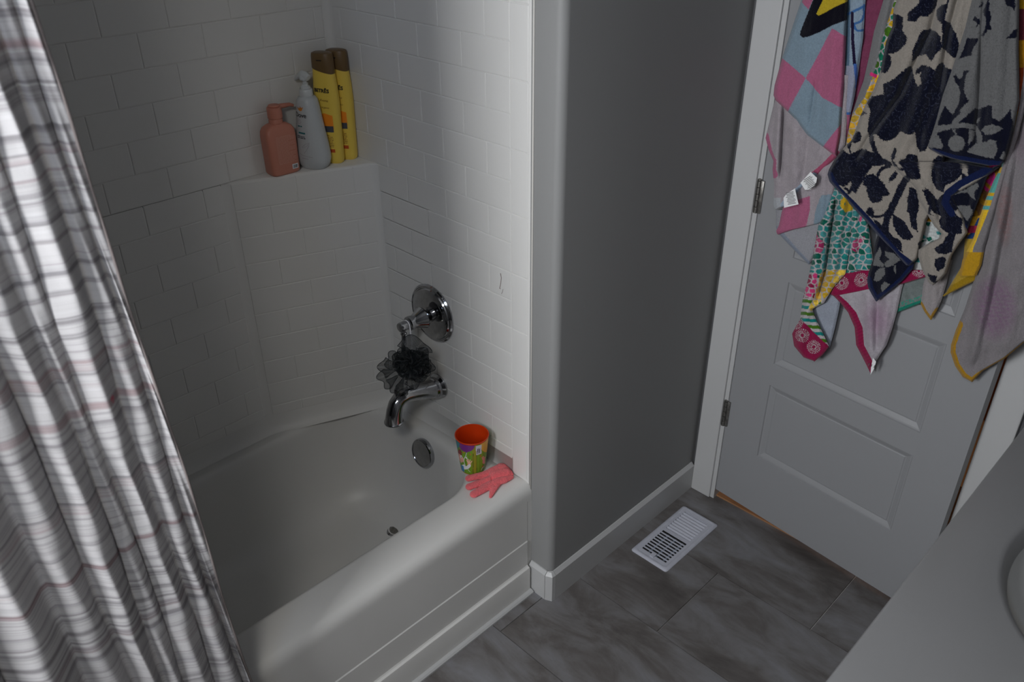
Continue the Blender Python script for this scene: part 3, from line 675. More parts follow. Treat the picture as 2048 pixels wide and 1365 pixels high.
# ------------------------------------------------------------------ cup and glove on the tub ledge
def inpoly(X, Y, P):
    P = np.array(P, float); r = np.zeros(X.shape, bool); j = len(P)-1
    for i in range(len(P)):
        a = ((P[i, 1] > Y) != (P[j, 1] > Y))
        with np.errstate(divide='ignore', invalid='ignore'):
            x = (P[j, 0]-P[i, 0])*(Y-P[i, 1])/(P[j, 1]-P[i, 1]+1e-12)+P[i, 0]
        r ^= a & (X < x); j = i
    return r
def segdist(X, Y, P):
    d = np.full(X.shape, 1e9); P = np.array(P, float)
    for a, b_ in zip(P[:-1], P[1:]):
        v = b_-a; L2 = v@v+1e-9; t = np.clip(((X-a[0])*v[0]+(Y-a[1])*v[1])/L2, 0, 1); d = np.minimum(d, np.hypot(X-a[0]-t*v[0], Y-a[1]-t*v[1]))
    return d
def setcol(m, C):
    ca = m.color_attributes.new('col', 'FLOAT_COLOR', 'POINT'); A_ = np.ones((len(m.vertices), 4), np.float32); A_[:, :3] = C; ca.data.foreach_set('color', A_.ravel())
cupc = unz(945, 905, .44); cupc[2] = ZD+.001
cup = thing('plastic_cup', 'orange plastic party cup with green balloon print on the tub corner', 'cup', tuple(cupc))
cup.rotation_euler = (0, 0, 0)
ch, cr0, cr1 = .116, .0335, .0455
mb = MB(); mb.lathe([(cr0-.003, .0), (cr0, .001), (cr0+.0003, .004), (cr1, ch-.003), (cr1+.0014, ch-.002), (cr1+.0016, ch), (cr1+.0004, ch+.001), (cr1-.0012, ch), (cr0-.0015, .004), (.001, .003)], 72); local(mb, 'cup_shell', M['cupor'], cup)
def cup_print():
    nu, nv = 260, 120; V = []; Fc = []
    for j in range(nv+1):
        h = .003+(ch-.007)*j/nv; r = cr0+.0003+(cr1-cr0)*(h-.004)/(ch-.007)+.0004
        for i in range(nu): t = 2*math.pi*i/nu; V.append((r*math.cos(t), r*math.sin(t), h))
    for j in range(nv):
        for i in range(nu): Fc.append((j*nu+i, j*nu+(i+1) % nu, (j+1)*nu+(i+1) % nu, (j+1)*nu+i))
    m = mesh('printed_sleeve', V, Fc, True); A_ = np.array(V)+cupc; X, Y = pj(A_)
    # zoom frame 880..1080 / 820..1020 at 6.825
    ZX, ZY = (X-880)*6.825, (Y-820)*6.825
    C = np.tile(np.array(hx(118, 160, 40)), (len(V), 1))
    nrm = A_[:, :2]-cupc[:2]; facing = (nrm@(CAM[:2]-cupc[:2])) > 0
    st = (np.sin(ZX*.13) > .80); C[st] = hx(96, 138, 30); C[(ZX > 440) & (ZX < 500) & facing] = hx(150, 150, 45)
    dark = facing & (((np.abs(ZX-452) < 4) | (np.abs(ZX-500) < 4)) & (ZY > 600)); C[dark] = hx(60, 85, 30)
    def p(P, c): C[inpoly(ZX, ZY, P) & facing] = c
    def d(x, y, rx, ry, c): C[(((ZX-x)/rx)**2+((ZY-y)/ry)**2 < 1) & facing] = c
    d(368, 480, 108, 98, hx(120, 45, 130)); p([(348, 588), (362, 572), (376, 590)], hx(120, 45, 130))
    d(625, 470, 75, 110, hx(225, 170, 60)); d(225, 470, 42, 60, hx(50, 130, 140))
    def ln(P, w, c): C[(segdist(ZX, ZY, P) < w) & facing] = c
    ln([(362, 590), (352, 630), (330, 670), (325, 700), (345, 770)], 4, hx(225, 225, 230)); ln([(600, 770), (575, 800), (560, 830)], 3, hx(225, 225, 230))
    ln([(380, 815), (410, 850)], 3, hx(225, 225, 230)); ln([(350, 655), (365, 650), (360, 665), (375, 675)], 5, hx(235, 235, 235))
    d(268, 610, 30, 70, hx(120, 40, 45)); p([(250, 590), (285, 620), (320, 665), (325, 710), (285, 725), (262, 680)], hx(235, 170, 150)); d(288, 642, 13, 20, hx(240, 240, 240)); d(290, 648, 5, 9, hx(30, 30, 40))
    ln([(255, 560), (290, 600)], 8, hx(150, 45, 45))
    for q in ([(365, 690), (385, 725)], [(385, 680), (392, 725)], [(410, 685), (402, 730)], [(435, 705), (410, 735)]): ln(q, 7, hx(240, 185, 160))
    d(398, 735, 24, 18, hx(240, 185, 160)); ln([(375, 748), (420, 752)], 7, hx(225, 130, 60))
    ln([(320, 770), (345, 795), (375, 790), (400, 765)], 22, hx(230, 232, 235)); p([(285, 750), (320, 770), (335, 850), (300, 830)], hx(60, 130, 190))
    for q in ([(575, 655), (592, 700)], [(590, 640), (600, 700)], [(610, 650), (605, 700)]): ln(q, 7, hx(225, 150, 140))
    d(597, 715, 18, 26, hx(225, 150, 140))
    for x, y in ((413, 612), (553, 632), (320, 585), (585, 775)): d(x, y, 11, 9, hx(200, 90, 40))
    p([(488, 500), (568, 478), (566, 600), (494, 622)], hx(205, 205, 215))
    bar = inpoly(ZX, ZY, [(503, 535), (552, 525), (552, 592), (505, 605)]) & (np.sin(ZX*.9) > -.3) & facing; C[bar] = hx(60, 60, 75)
    setcol(m, C); obj('printed_sleeve', m, M['cupprint'], cup)
cup_print()
def glove():
    g = thing('bath_glove', 'coral pink terry exfoliating glove lying flat on the tub ledge', 'glove', (-.07, .02, ZD))
    z = ZD+.011
    P = lambda x, y, dz=0: (np.array(unz(x, y, z+dz)))
    segs = [((938, 955), (965, 949), .0115, .0125), ((965, 949), (990, 942), .0125, .0150), ((939, 972), (968, 962), .0120, .0130), ((968, 962), (992, 954), .0130, .0165), ((948, 987), (975, 972), .0125, .0135), ((975, 972), (996, 960), .0135, .0170),
            ((985, 944), (1004, 936), .017, .017), ((990, 953), (1010, 946), .019, .018), ((992, 962), (1006, 958), .016, .016), ((1001, 933), (1008, 934), .0140, .0130), ((1010, 940), (1020, 946), .0150, .0110), ((1006, 958), (1020, 952), .0150, .0110),
            ((994, 966), (987, 976), .0110, .0105), ((987, 976), (981, 990), .0105, .0050)]
    bm = bmesh.new()
    for a, b_, r0, r1 in segs:
        A_, B2 = P(*a), P(*b_)
        for k in range(9):
            t = k/8; c = A_+(B2-A_)*t; r = r0+(r1-r0)*t
            fl = .62
            Mx = Matrix.Translation(Vector((c[0], c[1], ZD+.0005+r*fl*.9))) @ Matrix.Diagonal((r, r, r*fl, 1))
            bmesh.ops.create_icosphere(bm, subdivisions=2, radius=1, matrix=Mx)
    m = bpy.data.meshes.new('glove_body'); bm.to_mesh(m); bm.free()
    o = obj('glove_body', m, M['glove'], g)
    rm = o.modifiers.new('r', 'REMESH'); rm.mode = 'VOXEL'; rm.voxel_size = .0016; rm.use_smooth_shade = True
    sm = o.modifiers.new('s', 'SMOOTH'); sm.factor = .5; sm.iterations = 3
    dg = bpy.context.evaluated_depsgraph_get(); dg.update(); me = bpy.data.meshes.new_from_object(o.evaluated_get(dg)); o.modifiers.clear()
    o.data = me; me.name = 'glove_body'
    if not me.materials: me.materials.append(M['glove'])
    A_ = np.empty(len(me.vertices)*3); me.vertices.foreach_get('co', A_); A_ = A_.reshape(-1, 3)
    X, Y = pj(A_)
    # pressed seams between the fingers and the fold across the cuff
    dz = np.zeros(len(A_))
    for q, dep, w in (([(958, 956), (985, 948)], .003, 2.2), ([(960, 968), (985, 957)], .003, 2.2), ([(985, 955), (1000, 951), (1025, 947)], .006, 3.0), ([(984, 950), (983, 965), (990, 972)], .0015, 2)):
        s = segdist(X, Y, q); dz -= dep*np.exp(-(s/w)**2)
    dz += .0006*np.sin(X*1.9+Y*.7)*np.sin(Y*2.3-X*.4)
    A_[:, 2] = np.maximum(A_[:, 2]+dz*(A_[:, 2] > ZD+.003), ZD+.0006)
    me.vertices.foreach_set('co', A_.ravel()); me.shade_smooth()
    fix(o)
glove()

# ------------------------------------------------------------------ floor register
def register():
    x0, x1, y0, y1 = .3217, .6053, -.3267, -.1934
    r = thing('floor_register', 'white metal floor vent with half open louvers near the baseboard', 'vent', ((x0+x1)/2, (y0+y1)/2, 0))
    L_, Wd = x1-x0, y1-y0; zt = .006
    def slots(f0, f1, n=9): return [x0+L_*(f0+(f1-f0)*i/(n-1)) for i in range(n)]
    s1, s2 = slots(.115, .475), slots(.545, .905)
    hw = .0046; ya, yb = y0+Wd*.165, y1-Wd*.165
    f = MB()
    # bevelled rim
    rim = [(0, 0), (.0, .0015), (.004, .0052), (.0075, zt), (.0125, zt), (.0135, zt-.0006)]
    loops = [[(x0+d+(.006 if 0 else 0), y0+d), (x1-d, y0+d), (x1-d, y1-d), (x0+d, y1-d)] for d, z in rim]
    lp = [rr(x0+d, x1-d, y0+d, y1-d, [.008]*4, 4, 2) for d, z in rim]; n = len(lp[0])
    for L2, (d, z) in zip(lp, rim): f.v += [(x, y, z) for x, y in L2]
    for j in range(len(rim)-1):
        for i in range(n): f.f.append((j*n+i, j*n+(i+1) % n, (j+1)*n+(i+1) % n, (j+1)*n+i))
    zi = zt-.0006; d = .0115
    f.box(x0+d, x1-d, y0+d, ya, zi-.0012, zi); f.box(x0+d, x1-d, yb, y1-d, zi-.0012, zi)
    f.box(x0+d, s1[0]-hw, ya, yb, zi-.0012, zi); f.box(s1[-1]+hw, s2[0]-.0018, ya, yb, zi-.0012, zi); f.box(s2[-1]+hw-.002, x1-d, ya, yb, zi-.0012, zi)
    f.build('frame', M['vent'], r, angle=40)
    for a, b_ in zip(s1[:-1], s1[1:]):
        s = MB(); s.box(a+hw, b_-hw, ya, yb, zi-.003, zi); s.build('louver_bar', M['vent'], r)
    for a, b_ in zip(s2[:], s2[1:]+[s2[-1]+(s2[1]-s2[0])]):
        s = MB(); s.add([(a-.0005, ya, zi-.0042), (b_-.0036, ya, zi+.0006), (b_-.0036, yb, zi+.0006), (a-.0005, yb, zi-.0042), (a-.0005, ya, zi-.0052), (b_-.0036, ya, zi-.0004), (b_-.0036, yb, zi-.0004), (a-.0005, yb, zi-.0052)],
                       [(0, 1, 2, 3), (7, 6, 5, 4), (0, 4, 5, 1), (1, 5, 6, 2), (2, 6, 7, 3), (3, 7, 4, 0)]); s.build('louver_bar', M['vent'], r)
    s = MB(); s.box(x0+.01, x1-.01, y0+.01, y1-.01, .0003, .0008); s.build('duct_opening', M['dark'], r)
    yw = (yb-ya)
    for fy in (.10, .40, .70): s = MB(); s.box(s1[0], s1[-1], ya+yw*fy, ya+yw*(fy+.06), .0008, .0026); s.build('damper_blade', M['ventgrey'], r)
    s = MB(); s.box(s1[0]-.016, s1[0]+.004, (ya+yb)/2-.006, (ya+yb)/2+.008, zi, zi+.004); s.build('damper_lever', M['vent'], r)
register()

# ------------------------------------------------------------------ door (ajar, hinged on the left)
TH = .0857
hin = np.array([DX+.001, -.241, 0.]); du = np.array([-math.sin(TH), -math.cos(TH), 0.]); dn = np.array([-math.cos(TH), math.sin(TH), 0.])
def dpt(u, v, w=0): return hin+du*u+dn*w+np.array([0, 0, v])
DW = .683; ZB = .036
door = MB()
def door_build():
    root = None
    pu0, pu1 = .1270, .5650
    rows = [(.251+.3365*i, .515+.3365*i) for i in range(5)]
    T = .035
    def slab(mb, u0, u1, v0, v1, w0, w1):
        P = [dpt(u, v, w) for w in (w0, w1) for u, v in ((u0, v0), (u1, v0), (u1, v1), (u0, v1))]
        mb.add(P, [(0, 1, 2, 3), (7, 6, 5, 4), (0, 4, 5, 1), (1, 5, 6, 2), (2, 6, 7, 3), (3, 7, 4, 0)])
    b = MB()
    slab(b, 0, pu0, ZB, 2.045, -T, 0); slab(b, pu1, DW, ZB, 2.045, -T, 0)
    vs = [ZB]+[v for r_ in rows for v in r_]+[2.045]
    for i in range(0, len(vs), 2): slab(b, pu0, pu1, vs[i], vs[i+1], -T, 0)
    root = b.build('door_1', M['door'], kind='structure', label='white five-panel door standing slightly ajar with towels over it')
    for v0, v1 in rows:
        b = MB(); prof = [(0, 0), (.002, -.0035), (.006, -.0045), (.018, -.0095), (.0205, -.0095), (.0225, -.0080)]
        for d, w in prof: b.v += [tuple(dpt(u, v, w)) for u, v in ((pu0+d, v0+d), (pu1-d, v0+d), (pu1-d, v1-d), (pu0+d, v1-d))]
        for j in range(len(prof)-1):
            for i in range(4): b.f.append((4*j+i, 4*j+(i+1) % 4, 4*j+4+(i+1) % 4, 4*j+4+i))
        n = 4*(len(prof)-1); b.f.append((n, n+1, n+2, n+3)); b.build('panel', M['door'], root)
    for zc in (.345, 1.062, 1.80):
        b = MB(); hx_, hy = DX-.006, -.2365
        for i in range(5):
            z0 = zc-.046+i*.0184; b.lathe([(.0045, 0), (.0060, .0006), (.0060, .0174), (.0045, .018)], 16, Matrix.Translation((hx_, hy, z0)))
        b.lathe([(.002, 0), (.0062, .001), (.0062, .004), (.002, .006)], 14, Matrix.Translation((hx_, hy, zc+.046)))
        b.cbox(hx_-.0005, hx_+.004, hy-.013, hy+.008, zc-.046, zc+.046, .0005)
        h = b.build('hinge', M['nickel'], root, angle=35)
door_build()

# ------------------------------------------------------------------ vanity top with sink
def vanity():
    v = thing('bathroom_vanity', 'white vanity countertop with oval sink in the lower right corner', 'vanity', (-.1, -1.32, 0))
    ZT = .81; x0, x1, y0, y1 = -.62, DX-.001, -1.615, -1.0335; cx_, cy_ = .125, -1.325; a, b_ = .255, .195
    angs = sorted(list(np.linspace(0, 2*math.pi, 120, endpoint=False))+[math.atan2(y-cy_, x-cx_) % (2*math.pi) for x in (x0, x1) for y in (y0, y1)])
    def edge(t, d=0):
        c, s = math.cos(t), math.sin(t); k = 1e9
        if c > 1e-9: k = min(k, (x1-d-cx_)/c)
        if c < -1e-9: k = min(k, (x0+d-cx_)/c)
        if s > 1e-9: k = min(k, (y1-d-cy_)/s)
        if s < -1e-9: k = min(k, (y0+d-cy_)/s)
        return cx_+c*k, cy_+s*k
    m = MB(); n = len(angs); loops = []
    for d, z in ((0, ZT-.03), (0, ZT-.006), (.002, ZT-.002), (.006, ZT)): loops.append([(*edge(t, d), z) for t in angs])
    for s, z in ((1.03, ZT), (1.0, ZT-.0008), (.975, ZT-.004), (.95, ZT-.012), (.90, ZT-.035), (.82, ZT-.07), (.68, ZT-.105), (.5, ZT-.125), (.25, ZT-.135), (.08, ZT-.137)):
        loops.append([(cx_+a*s*math.cos(t), cy_+b_*s*math.sin(t), z) for t in angs])
    for L_ in loops: m.v += L_
    for j in range(len(loops)-1):
        for i in range(n): m.f.append((j*n+i, j*n+(i+1) % n, (j+1)*n+(i+1) % n, (j+1)*n+i))
    m.f.append(tuple((len(loops)-1)*n+i for i in range(n))); m.build('countertop', M['counter'], v, angle=50)
    m = MB(); m.lathe([(.022, 0), (.022, .002), (.016, .003), (.001, .001)], 24, Matrix.Translation((cx_, cy_, ZT-.137))); m.build('sink_drain', M['chrome'], v, angle=35)
    m = MB(); m.box(-.60, DX-.001, -1.615, -1.065, .09, ZT-.03); m.box(-.58, DX-.001, -1.6, -1.12, 0, .09); m.build('cabinet', M['cab'], v)
    for i in range(3):
        xa = -.585+i*.43; m = MB(); m.cbox(xa, xa+.41, -1.082, -1.064, .12, ZT-.06, .003); dd = m.build('cabinet_door', M['cab'], v)
        m = MB(); m.lathe([(.005, 0), (.005, .012), (.013, .016), (.012, .024), (.004, .026)], 20, axis_m((xa+.36, -1.064, .66), (0, 1, 0))); m.build('knob', M['chrome'], dd, angle=35)
vanity()
# ------------------------------------------------------------------ shower curtain
YC = -.118
def lin_fit(P):
    A_ = un(np.array([p[0] for p in P], float), np.array([p[1] for p in P], float), (0, YC, 0), (0, 1, 0)); return np.polyfit(A_[:, 2], A_[:, 0], 1)
def curtain():
    vals = [[(0, 941), (40, 1066), (90, 1172), (130, 1272), (175, 1365)],
            [(0, 725), (30, 805), (65, 896), (100, 981), (140, 1061), (181, 1157), (221, 1247), (266, 1365)],
            [(0, 448), (30, 538), (55, 627), (85, 690), (120, 790), (160, 895), (200, 1006), (251, 1131), (291, 1252), (331, 1365)],
            [(0, 309), (30, 408), (60, 498), (90, 598), (125, 680), (155, 770), (200, 900), (236, 1001), (281, 1106), (321, 1222), (371, 1365)],
            [(5, 10), (30, 110), (60, 239), (90, 339), (120, 413), (159, 523), (194, 647), (216, 780), (251, 881), (301, 1001), (351, 1122), (401, 1242), (441, 1365)],
            [(40, 40), (100, 230), (149, 349), (199, 503), (244, 667), (261, 710), (281, 780), (321, 891), (361, 991), (425, 1180), (480, 1365)],
            [(62, 0), (105, 140), (165, 340), (208, 480), (250, 620), (311, 820), (371, 991), (436, 1180), (507, 1365)]]
    V_ = [lin_fit(v) for v in vals]
    extra = [V_[0]*(1-k/4)+np.array([0, -1.53])*k/4 for k in (1, 2, 3, 4)][::-1]
    V_ = extra+V_
    zs = np.linspace(.07, 2.02, 260); per = 18; V = []; uvs = []
    amps = [.45, .45, .45, .45, .42, .42, .45, .42, .45, .45, .4]
    for z in zs:
        xs = [np.polyval(v, z) for v in V_]; u = 0; row = []
        for i in range(len(xs)-1):
            w = max(xs[i+1]-xs[i], .012); A_ = min(w*amps[i], .055)*(1+.12*math.sin(z*5+i*2))
            for k in range(per+(i == len(xs)-2)):
                t = k/per; s = (.5-.5*math.cos(2*math.pi*t))**.5
                x = xs[i]+w*t+.05*w*math.sin(2*math.pi*t)*(1 if i % 2 else -.4)+.0025*math.sin(z*9+i*1.7+t*3)
                y = YC-A_*s+.004*math.sin(z*7+i)+.0015*math.sin(z*31+t*9+i)
                if i == len(xs)-2: y -= .012*t
                row.append((x, y, z))
        for j, p in enumerate(row):
            if j: q = row[j-1]; u += math.dist(p, q)
            V.append(p); uvs.append((u, z+.004*math.sin(u*30)))
    n = len(row); Fc = [(j*n+i, j*n+i+1, (j+1)*n+i+1, (j+1)*n+i) for j in range(len(zs)-1) for i in range(n-1)]
    root = thing('shower_curtain', 'gathered cotton shower curtain with thin grey and mauve stripes at left', 'curtain', (-1.0, YC, 2.05))
    m = mesh('curtain_fabric', V, Fc, True); ul = m.uv_layers.new(name='UVMap')
    a = np.array(uvs, np.float32); li = np.empty(len(m.loops), np.int32); m.loops.foreach_get('vertex_index', li); ul.data.foreach_set('uv', a[li].ravel())
    global STAIN
    root_l = Vector((-1.0, YC, 2.05)); P = un(237., 797., (0, YC-.022, 0), (0, 1, 0))[0]; STAIN = tuple(Vector(P)-root_l)
    o = obj('curtain_fabric', m, curtain_mat(), root); fix(o)
    sd = o.modifiers.new('t', 'SOLIDIFY'); sd.thickness = .0012
    # hemmed side edge with stitches
    b = MB(); e_ = [V[j*n+n-1] for j in range(0, len(zs))]; b.tube([(p[0]+.001, p[1], p[2]) for p in e_], .0024, 6); h = b.build('side_hem', mat('hem_dark', hx(120, 112, 110), .9), root, smooth=True)
    b = MB(); b.tube([(-1.54, YC-.01, 2.06), (-.0, YC-.01, 2.06)], .0125, 20); rod = b.build('curtain_rod', M['chrome'], None, angle=40); rod['label'] = 'chrome curtain rod above the tub'; rod['category'] = 'curtain rod'
    for i in range(6):
        b = MB(); x = -1.3+.075*i; b.tube([(x, YC-.01+.02*math.cos(t), 2.05+.024*math.sin(t)) for t in np.linspace(0, 2*math.pi, 20)], .0018, 6); b.build('curtain_ring', M['chrome'], root, smooth=True)
curtain()

# ------------------------------------------------------------------ towels on the door
def z3(L_): return [(x/5.687+1700, y/5.687) for x, y in L_]
def z4(L_): return [(x/6.823+1640, y/6.823+220) for x, y in L_]
def z5(L_): return [(x/5.25+1820, y/5.25+160) for x, y in L_]
def z6(L_): return [(x/5.69+1560, y/5.69+380) for x, y in L_]
def z8(L_): return [(x/3.413+1760, y/3.413+380) for x, y in L_]
def noise(X, Y, s, seed=0):
    r = np.random.RandomState(seed); o = 0
    for i in range(6):
        a = r.uniform(0, 6.28); k = r.uniform(.6, 1.6)/s; o = o+np.sin((X*math.cos(a)+Y*math.sin(a))*k*2*math.pi+r.uniform(0, 6.28))
    return o/3.5
def catmull(P, k=6):
    P = np.array(P, float); out = []; n = len(P)
    for i in range(n-1):
        p0, p1, p2, p3 = P[max(i-1, 0)], P[i], P[i+1], P[min(i+2, n-1)]
        for t in np.linspace(0, 1, k, endpoint=False): out.append(.5*((2*p1)+(-p0+p2)*t+(2*p0-5*p1+4*p2-p3)*t*t+(-p0+3*p1-3*p2+p3)*t**3))
    out.append(P[-1]); return np.array(out)
def patch(name, left, right, d, paint, parent, folds=(), step=1.3, curl=.006, thick=.0028, wav=.0015, matn='terry', tilt=0):
    Lc, Rc = np.array(left, float), np.array(right, float)
    y0 = min(Lc[0, 1], Rc[0, 1]); y1 = max(Lc[-1, 1], Rc[-1, 1])
    nr = max(int((y1-y0)/step), 4); ys = np.linspace(y0, y1, nr)
    xl = np.interp(ys, Lc[:, 1], Lc[:, 0]); xr = np.interp(ys, Rc[:, 1], Rc[:, 0]); xr = np.maximum(xr, xl+.5)
    nc = max(int(np.max(xr-xl)/step), 4); s = np.linspace(0, 1, nc)
    X = xl[:, None]*(1-s)+xr[:, None]*s; Y = np.repeat(ys[:, None], nc, 1)
    D_ = np.full(X.shape, float(d))
    for f in folds:            # (polyline px top->bottom, height, half width px)
        P = np.array(f[0], float); xf = np.interp(Y, P[:, 1], P[:, 0]); top, bot = P[0, 1], P[-1, 1]
        fade = 1/(1+np.exp(-(Y-top)/6))*(1/(1+np.exp((Y-bot)/6))); D_ += f[1]*np.exp(-((X-xf)/f[2])**2)*fade
    e_ = np.minimum(X-xl[:, None], xr[:, None]-X); D_ -= curl*np.exp(-(e_/3.5)**2)
    D_ += wav*noise(X, Y, 60, len(name))+wav*.3*noise(X, Y, 17, 3)
    D_ += tilt*(Y-y0)/(y1-y0)
    Xf, Yf, Df = X.ravel(), Y.ravel(), D_.ravel()
    dr_ = FW[None]+RT[None]*((Xf-1024)/F)[:, None]-UP[None]*((Yf-682.5)/F)[:, None]
    t = ((hin-CAM)@dn+Df)/(dr_@dn); Vv = CAM+t[:, None]*dr_
    idx = np.arange(nr*nc).reshape(nr, nc); Fq = np.stack([idx[:-1, :-1], idx[1:, :-1], idx[1:, 1:], idx[:-1, 1:]], -1).reshape(-1, 4)
    pl = np.array(parent.location); m = bpy.data.meshes.new(name)
    m.vertices.add(len(Vv)); m.vertices.foreach_set('co', (Vv-pl).ravel()); m.loops.add(Fq.size); m.loops.foreach_set('vertex_index', Fq.ravel().astype(np.int32))
    m.polygons.add(len(Fq)); m.polygons.foreach_set('loop_start', np.arange(0, Fq.size, 4, dtype=np.int32)); m.update(); m.validate(); m.shade_smooth()
    C = np.zeros((len(Xf), 3)); C[:] = (.6, .6, .6); paint(Xf, Yf, C); setcol(m, C)
    o = obj(name, m, M[matn], parent); sd = o.modifiers.new('t', 'SOLIDIFY'); sd.thickness = thick; sd.offset = 0
    return o
def towel_root(name, label, px, py):
    p = un(float(px), float(py), hin+dn*.03, dn)[0]; return thing(name, label, 'towel', tuple(p), 0, None)
BEIGE, NAVY, NAVY2, GREYF = hx(146, 139, 130), hx(10, 13, 30), hx(13, 25, 62), hx(104, 104, 104)
PINK, BLUE, WHITEB = hx(168, 94, 124), hx(124, 143, 156), hx(158, 150, 154)
TEALD, TEALL, MAG, YEL, LIME, WHT = hx(12, 92, 76), hx(66, 138, 138), hx(138, 18, 66), hx(196, 158, 36), hx(70, 112, 28), hx(180, 174, 175)
# ---- towel 1: pink and blue checked child's towel
T1 = towel_root('pink_check_towel', 'pink and pale blue checked towel with dark and yellow star print, leftmost on the door', 1620, -50)
def p_back(c):
    def f(X, Y, C): C[:] = c; C *= (1+.05*noise(X, Y, 25, 5))[:, None]
    return f
def p_check(X, Y, C):
    C[:] = BLUE
    L1 = (Y-156)*(1665-1612)-(57-156)*(X-1612) ; a = (X-1612)*(57-156)-(Y-156)*(1665-1612)   # sign across the steep line
    steep = (X-1612)-(156-Y)*(53/99)      # >0 right of the steep line
    yl = np.where(X < 1612, 156+(X-1612)*(39/46.), np.where(X < 1645, 156+(X-1612)*(39/33.), 195+(X-1645)*.55)); below = Y > yl
    C[(steep < 0) & below] = PINK; C[(steep > 0) & ~below & (Y > 57+(X-1665)*.62)] = PINK
    st2 = (X-1681)-(250-Y)*(-1)*0
    C[inpoly(X, Y, [(1647, 293), (1683, 246), (1700, 246), (1690, 330), (1655, 330)])] = PINK
    C[inpoly(X, Y, [(1560, -80), (1626, -80), (1605, 5), (1618, 19), (1640, -30), (1650, -80)])] = PINK
    C[inpoly(X, Y, [(1665, -80), (1633, -12), (1627, 0), (1602, 62), (1601, 70), (1606, 75), (1615, 74), (1638, 65), (1665, 51), (1700, 37), (1700, -80)])] = hx(12, 11, 22)
    C[inpoly(X, Y, [(1680, -80), (1646, 0), (1633, 28), (1638, 31), (1652, 24), (1668, 15), (1692, 4), (1700, -3), (1700, -80)])] = hx(180, 156, 40)
def p_strip(X, Y, C):
    C[:] = hx(140, 158, 174); 
    C[X-(1690+(Y)*-.02) < 12] = hx(84, 110, 132); C[Y > 132] = hx(146, 150, 168)
    def ln(P, w, c): C[segdist(X, Y, P) < w] = c
    ln([(1692, 30), (1706, 24), (1731, 10)], 2.5, hx(60, 105, 160)); ln(catmull([(1727, 10), (1727, 30), (1722, 42), (1710, 47)]), 2.2, hx(60, 105, 160)); ln(catmull([(1708, 50), (1714, 61), (1727, 60)]), 2.2, hx(60, 105, 160))
    ln([(1705, 26), (1706, 80), (1709, 128)], 2.8, hx(28, 20, 50)); ln([(1710, 130), (1713, 165), (1712, 175)], 3, hx(70, 105, 175)); ln([(1686, 228), (1701, 226)], 2.5, hx(60, 100, 160))
    C[(Y > 230) & (X > 1689)] = PINK; C[Y > 274] = WHITEB
def p_a4(X, Y, C):
    C[:] = WHITEB; C *= (1+.05*noise(X, Y, 30, 8))[:, None]
    C[(segdist(X, Y, [(1532, 272), (1537, 297), (1547, 322), (1546, 339), (1549, 350)]) < 6.5)] = PINK
    C[(segdist(X, Y, [(1674, 308), (1652, 330), (1630, 349)]) < 7)] = hx(162, 76, 104)
    C[segdist(X, Y, [(1628, 352), (1600, 378), (1580, 395), (1566, 414)]) < 7] = hx(150, 165, 182)
    C[(Y > 396) & (X < 1562)] = hx(165, 168, 172)
def p_a5(X, Y, C):
    C[:] = WHITEB; C[inpoly(X, Y, [(1540, 405), (1590, 402), (1620, 392), (1620, 420), (1612, 456), (1540, 480)])] = PINK
    C[inpoly(X, Y, [(1643, 391), (1680, 386), (1670, 460), (1626, 460), (1632, 420)])] = BLUE
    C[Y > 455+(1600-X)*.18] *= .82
def p_a6(X, Y, C):
    C[:] = hx(148, 148, 153); C[segdist(X, Y, [(1553, 460), (1570, 480), (1590, 503), (1616, 530)]) < 7.5] = hx(130, 138, 152)
patch('towel_back_layer', [(1690, -60), (1690, 200), (1695, 262)], [(1778, -60), (1768, 20), (1748, 100), (1725, 180), (1700, 262)], .012, p_back(hx(120, 58, 84)), T1)
patch('towel_side_fold', [(1688, -60), (1690, 100), (1682, 210), (1680, 280), (1668, 345)], [(1738, -60), (1731, 0), (1726, 76), (1718, 133), (1709, 190), (1701, 229), (1693, 290), (1676, 345)], .026, p_strip, T1, [([(1712, -60), (1700, 230)], .008, 10)])
patch('towel_underside', [(1560, 150), (1551, 198), (1537, 255), (1532, 276), (1538, 299), (1548, 322), (1546, 339), (1549, 370), (1548, 411), (1551, 418)], [(1700, 150), (1690, 290), (1672, 315), (1640, 345), (1602, 377), (1572, 411), (1552, 418.5)], .034, p_a4, T1,
      [([(1560, 215), (1552, 345)], .012, 7), ([(1568, 215), (1561, 350)], -.014, 4), ([(1590, 240), (1588, 380)], .010, 12), ([(1620, 260), (1606, 370)], -.006, 8), ([(1645, 290), (1625, 350)], .006, 9)])
patch('towel_lower_fold', [(1590, 360), (1572, 400), (1564, 425), (1559, 450), (1553, 462), (1555, 468)], [(1690, 300), (1672, 370), (1662, 410), (1655, 438), (1640, 446), (1612, 453), (1590, 458), (1558, 468.5)], .026, p_a5, T1, [([(1612, 380), (1600, 455)], .010, 14), ([(1650, 330), (1640, 440)], .008, 10)])
patch('towel_lower_underside', [(1553, 455), (1558, 467), (1572, 482), (1592, 503), (1617, 528)], [(1660, 420), (1648, 445), (1640, 480), (1630, 510), (1619, 528.5)], .018, p_a6, T1)
patch('towel_front_fold', [(1627, -60), (1604, 0), (1585, 57), (1566, 114), (1550, 171), (1548, 190), (1552, 200), (1577, 223), (1592, 238), (1615, 269), (1642, 290), (1671, 312)], [(1700, -60), (1695, 0), (1693, 38), (1689, 133), (1684, 210), (1680, 270), (1673, 312.5)], .050, p_check, T1,
      [([(1650, -60), (1625, 60), (1600, 170), (1590, 230)], .010, 26), ([(1632, 165), (1620, 250)], -.006, 5), ([(1670, 60), (1655, 260)], .008, 12)], curl=.012)
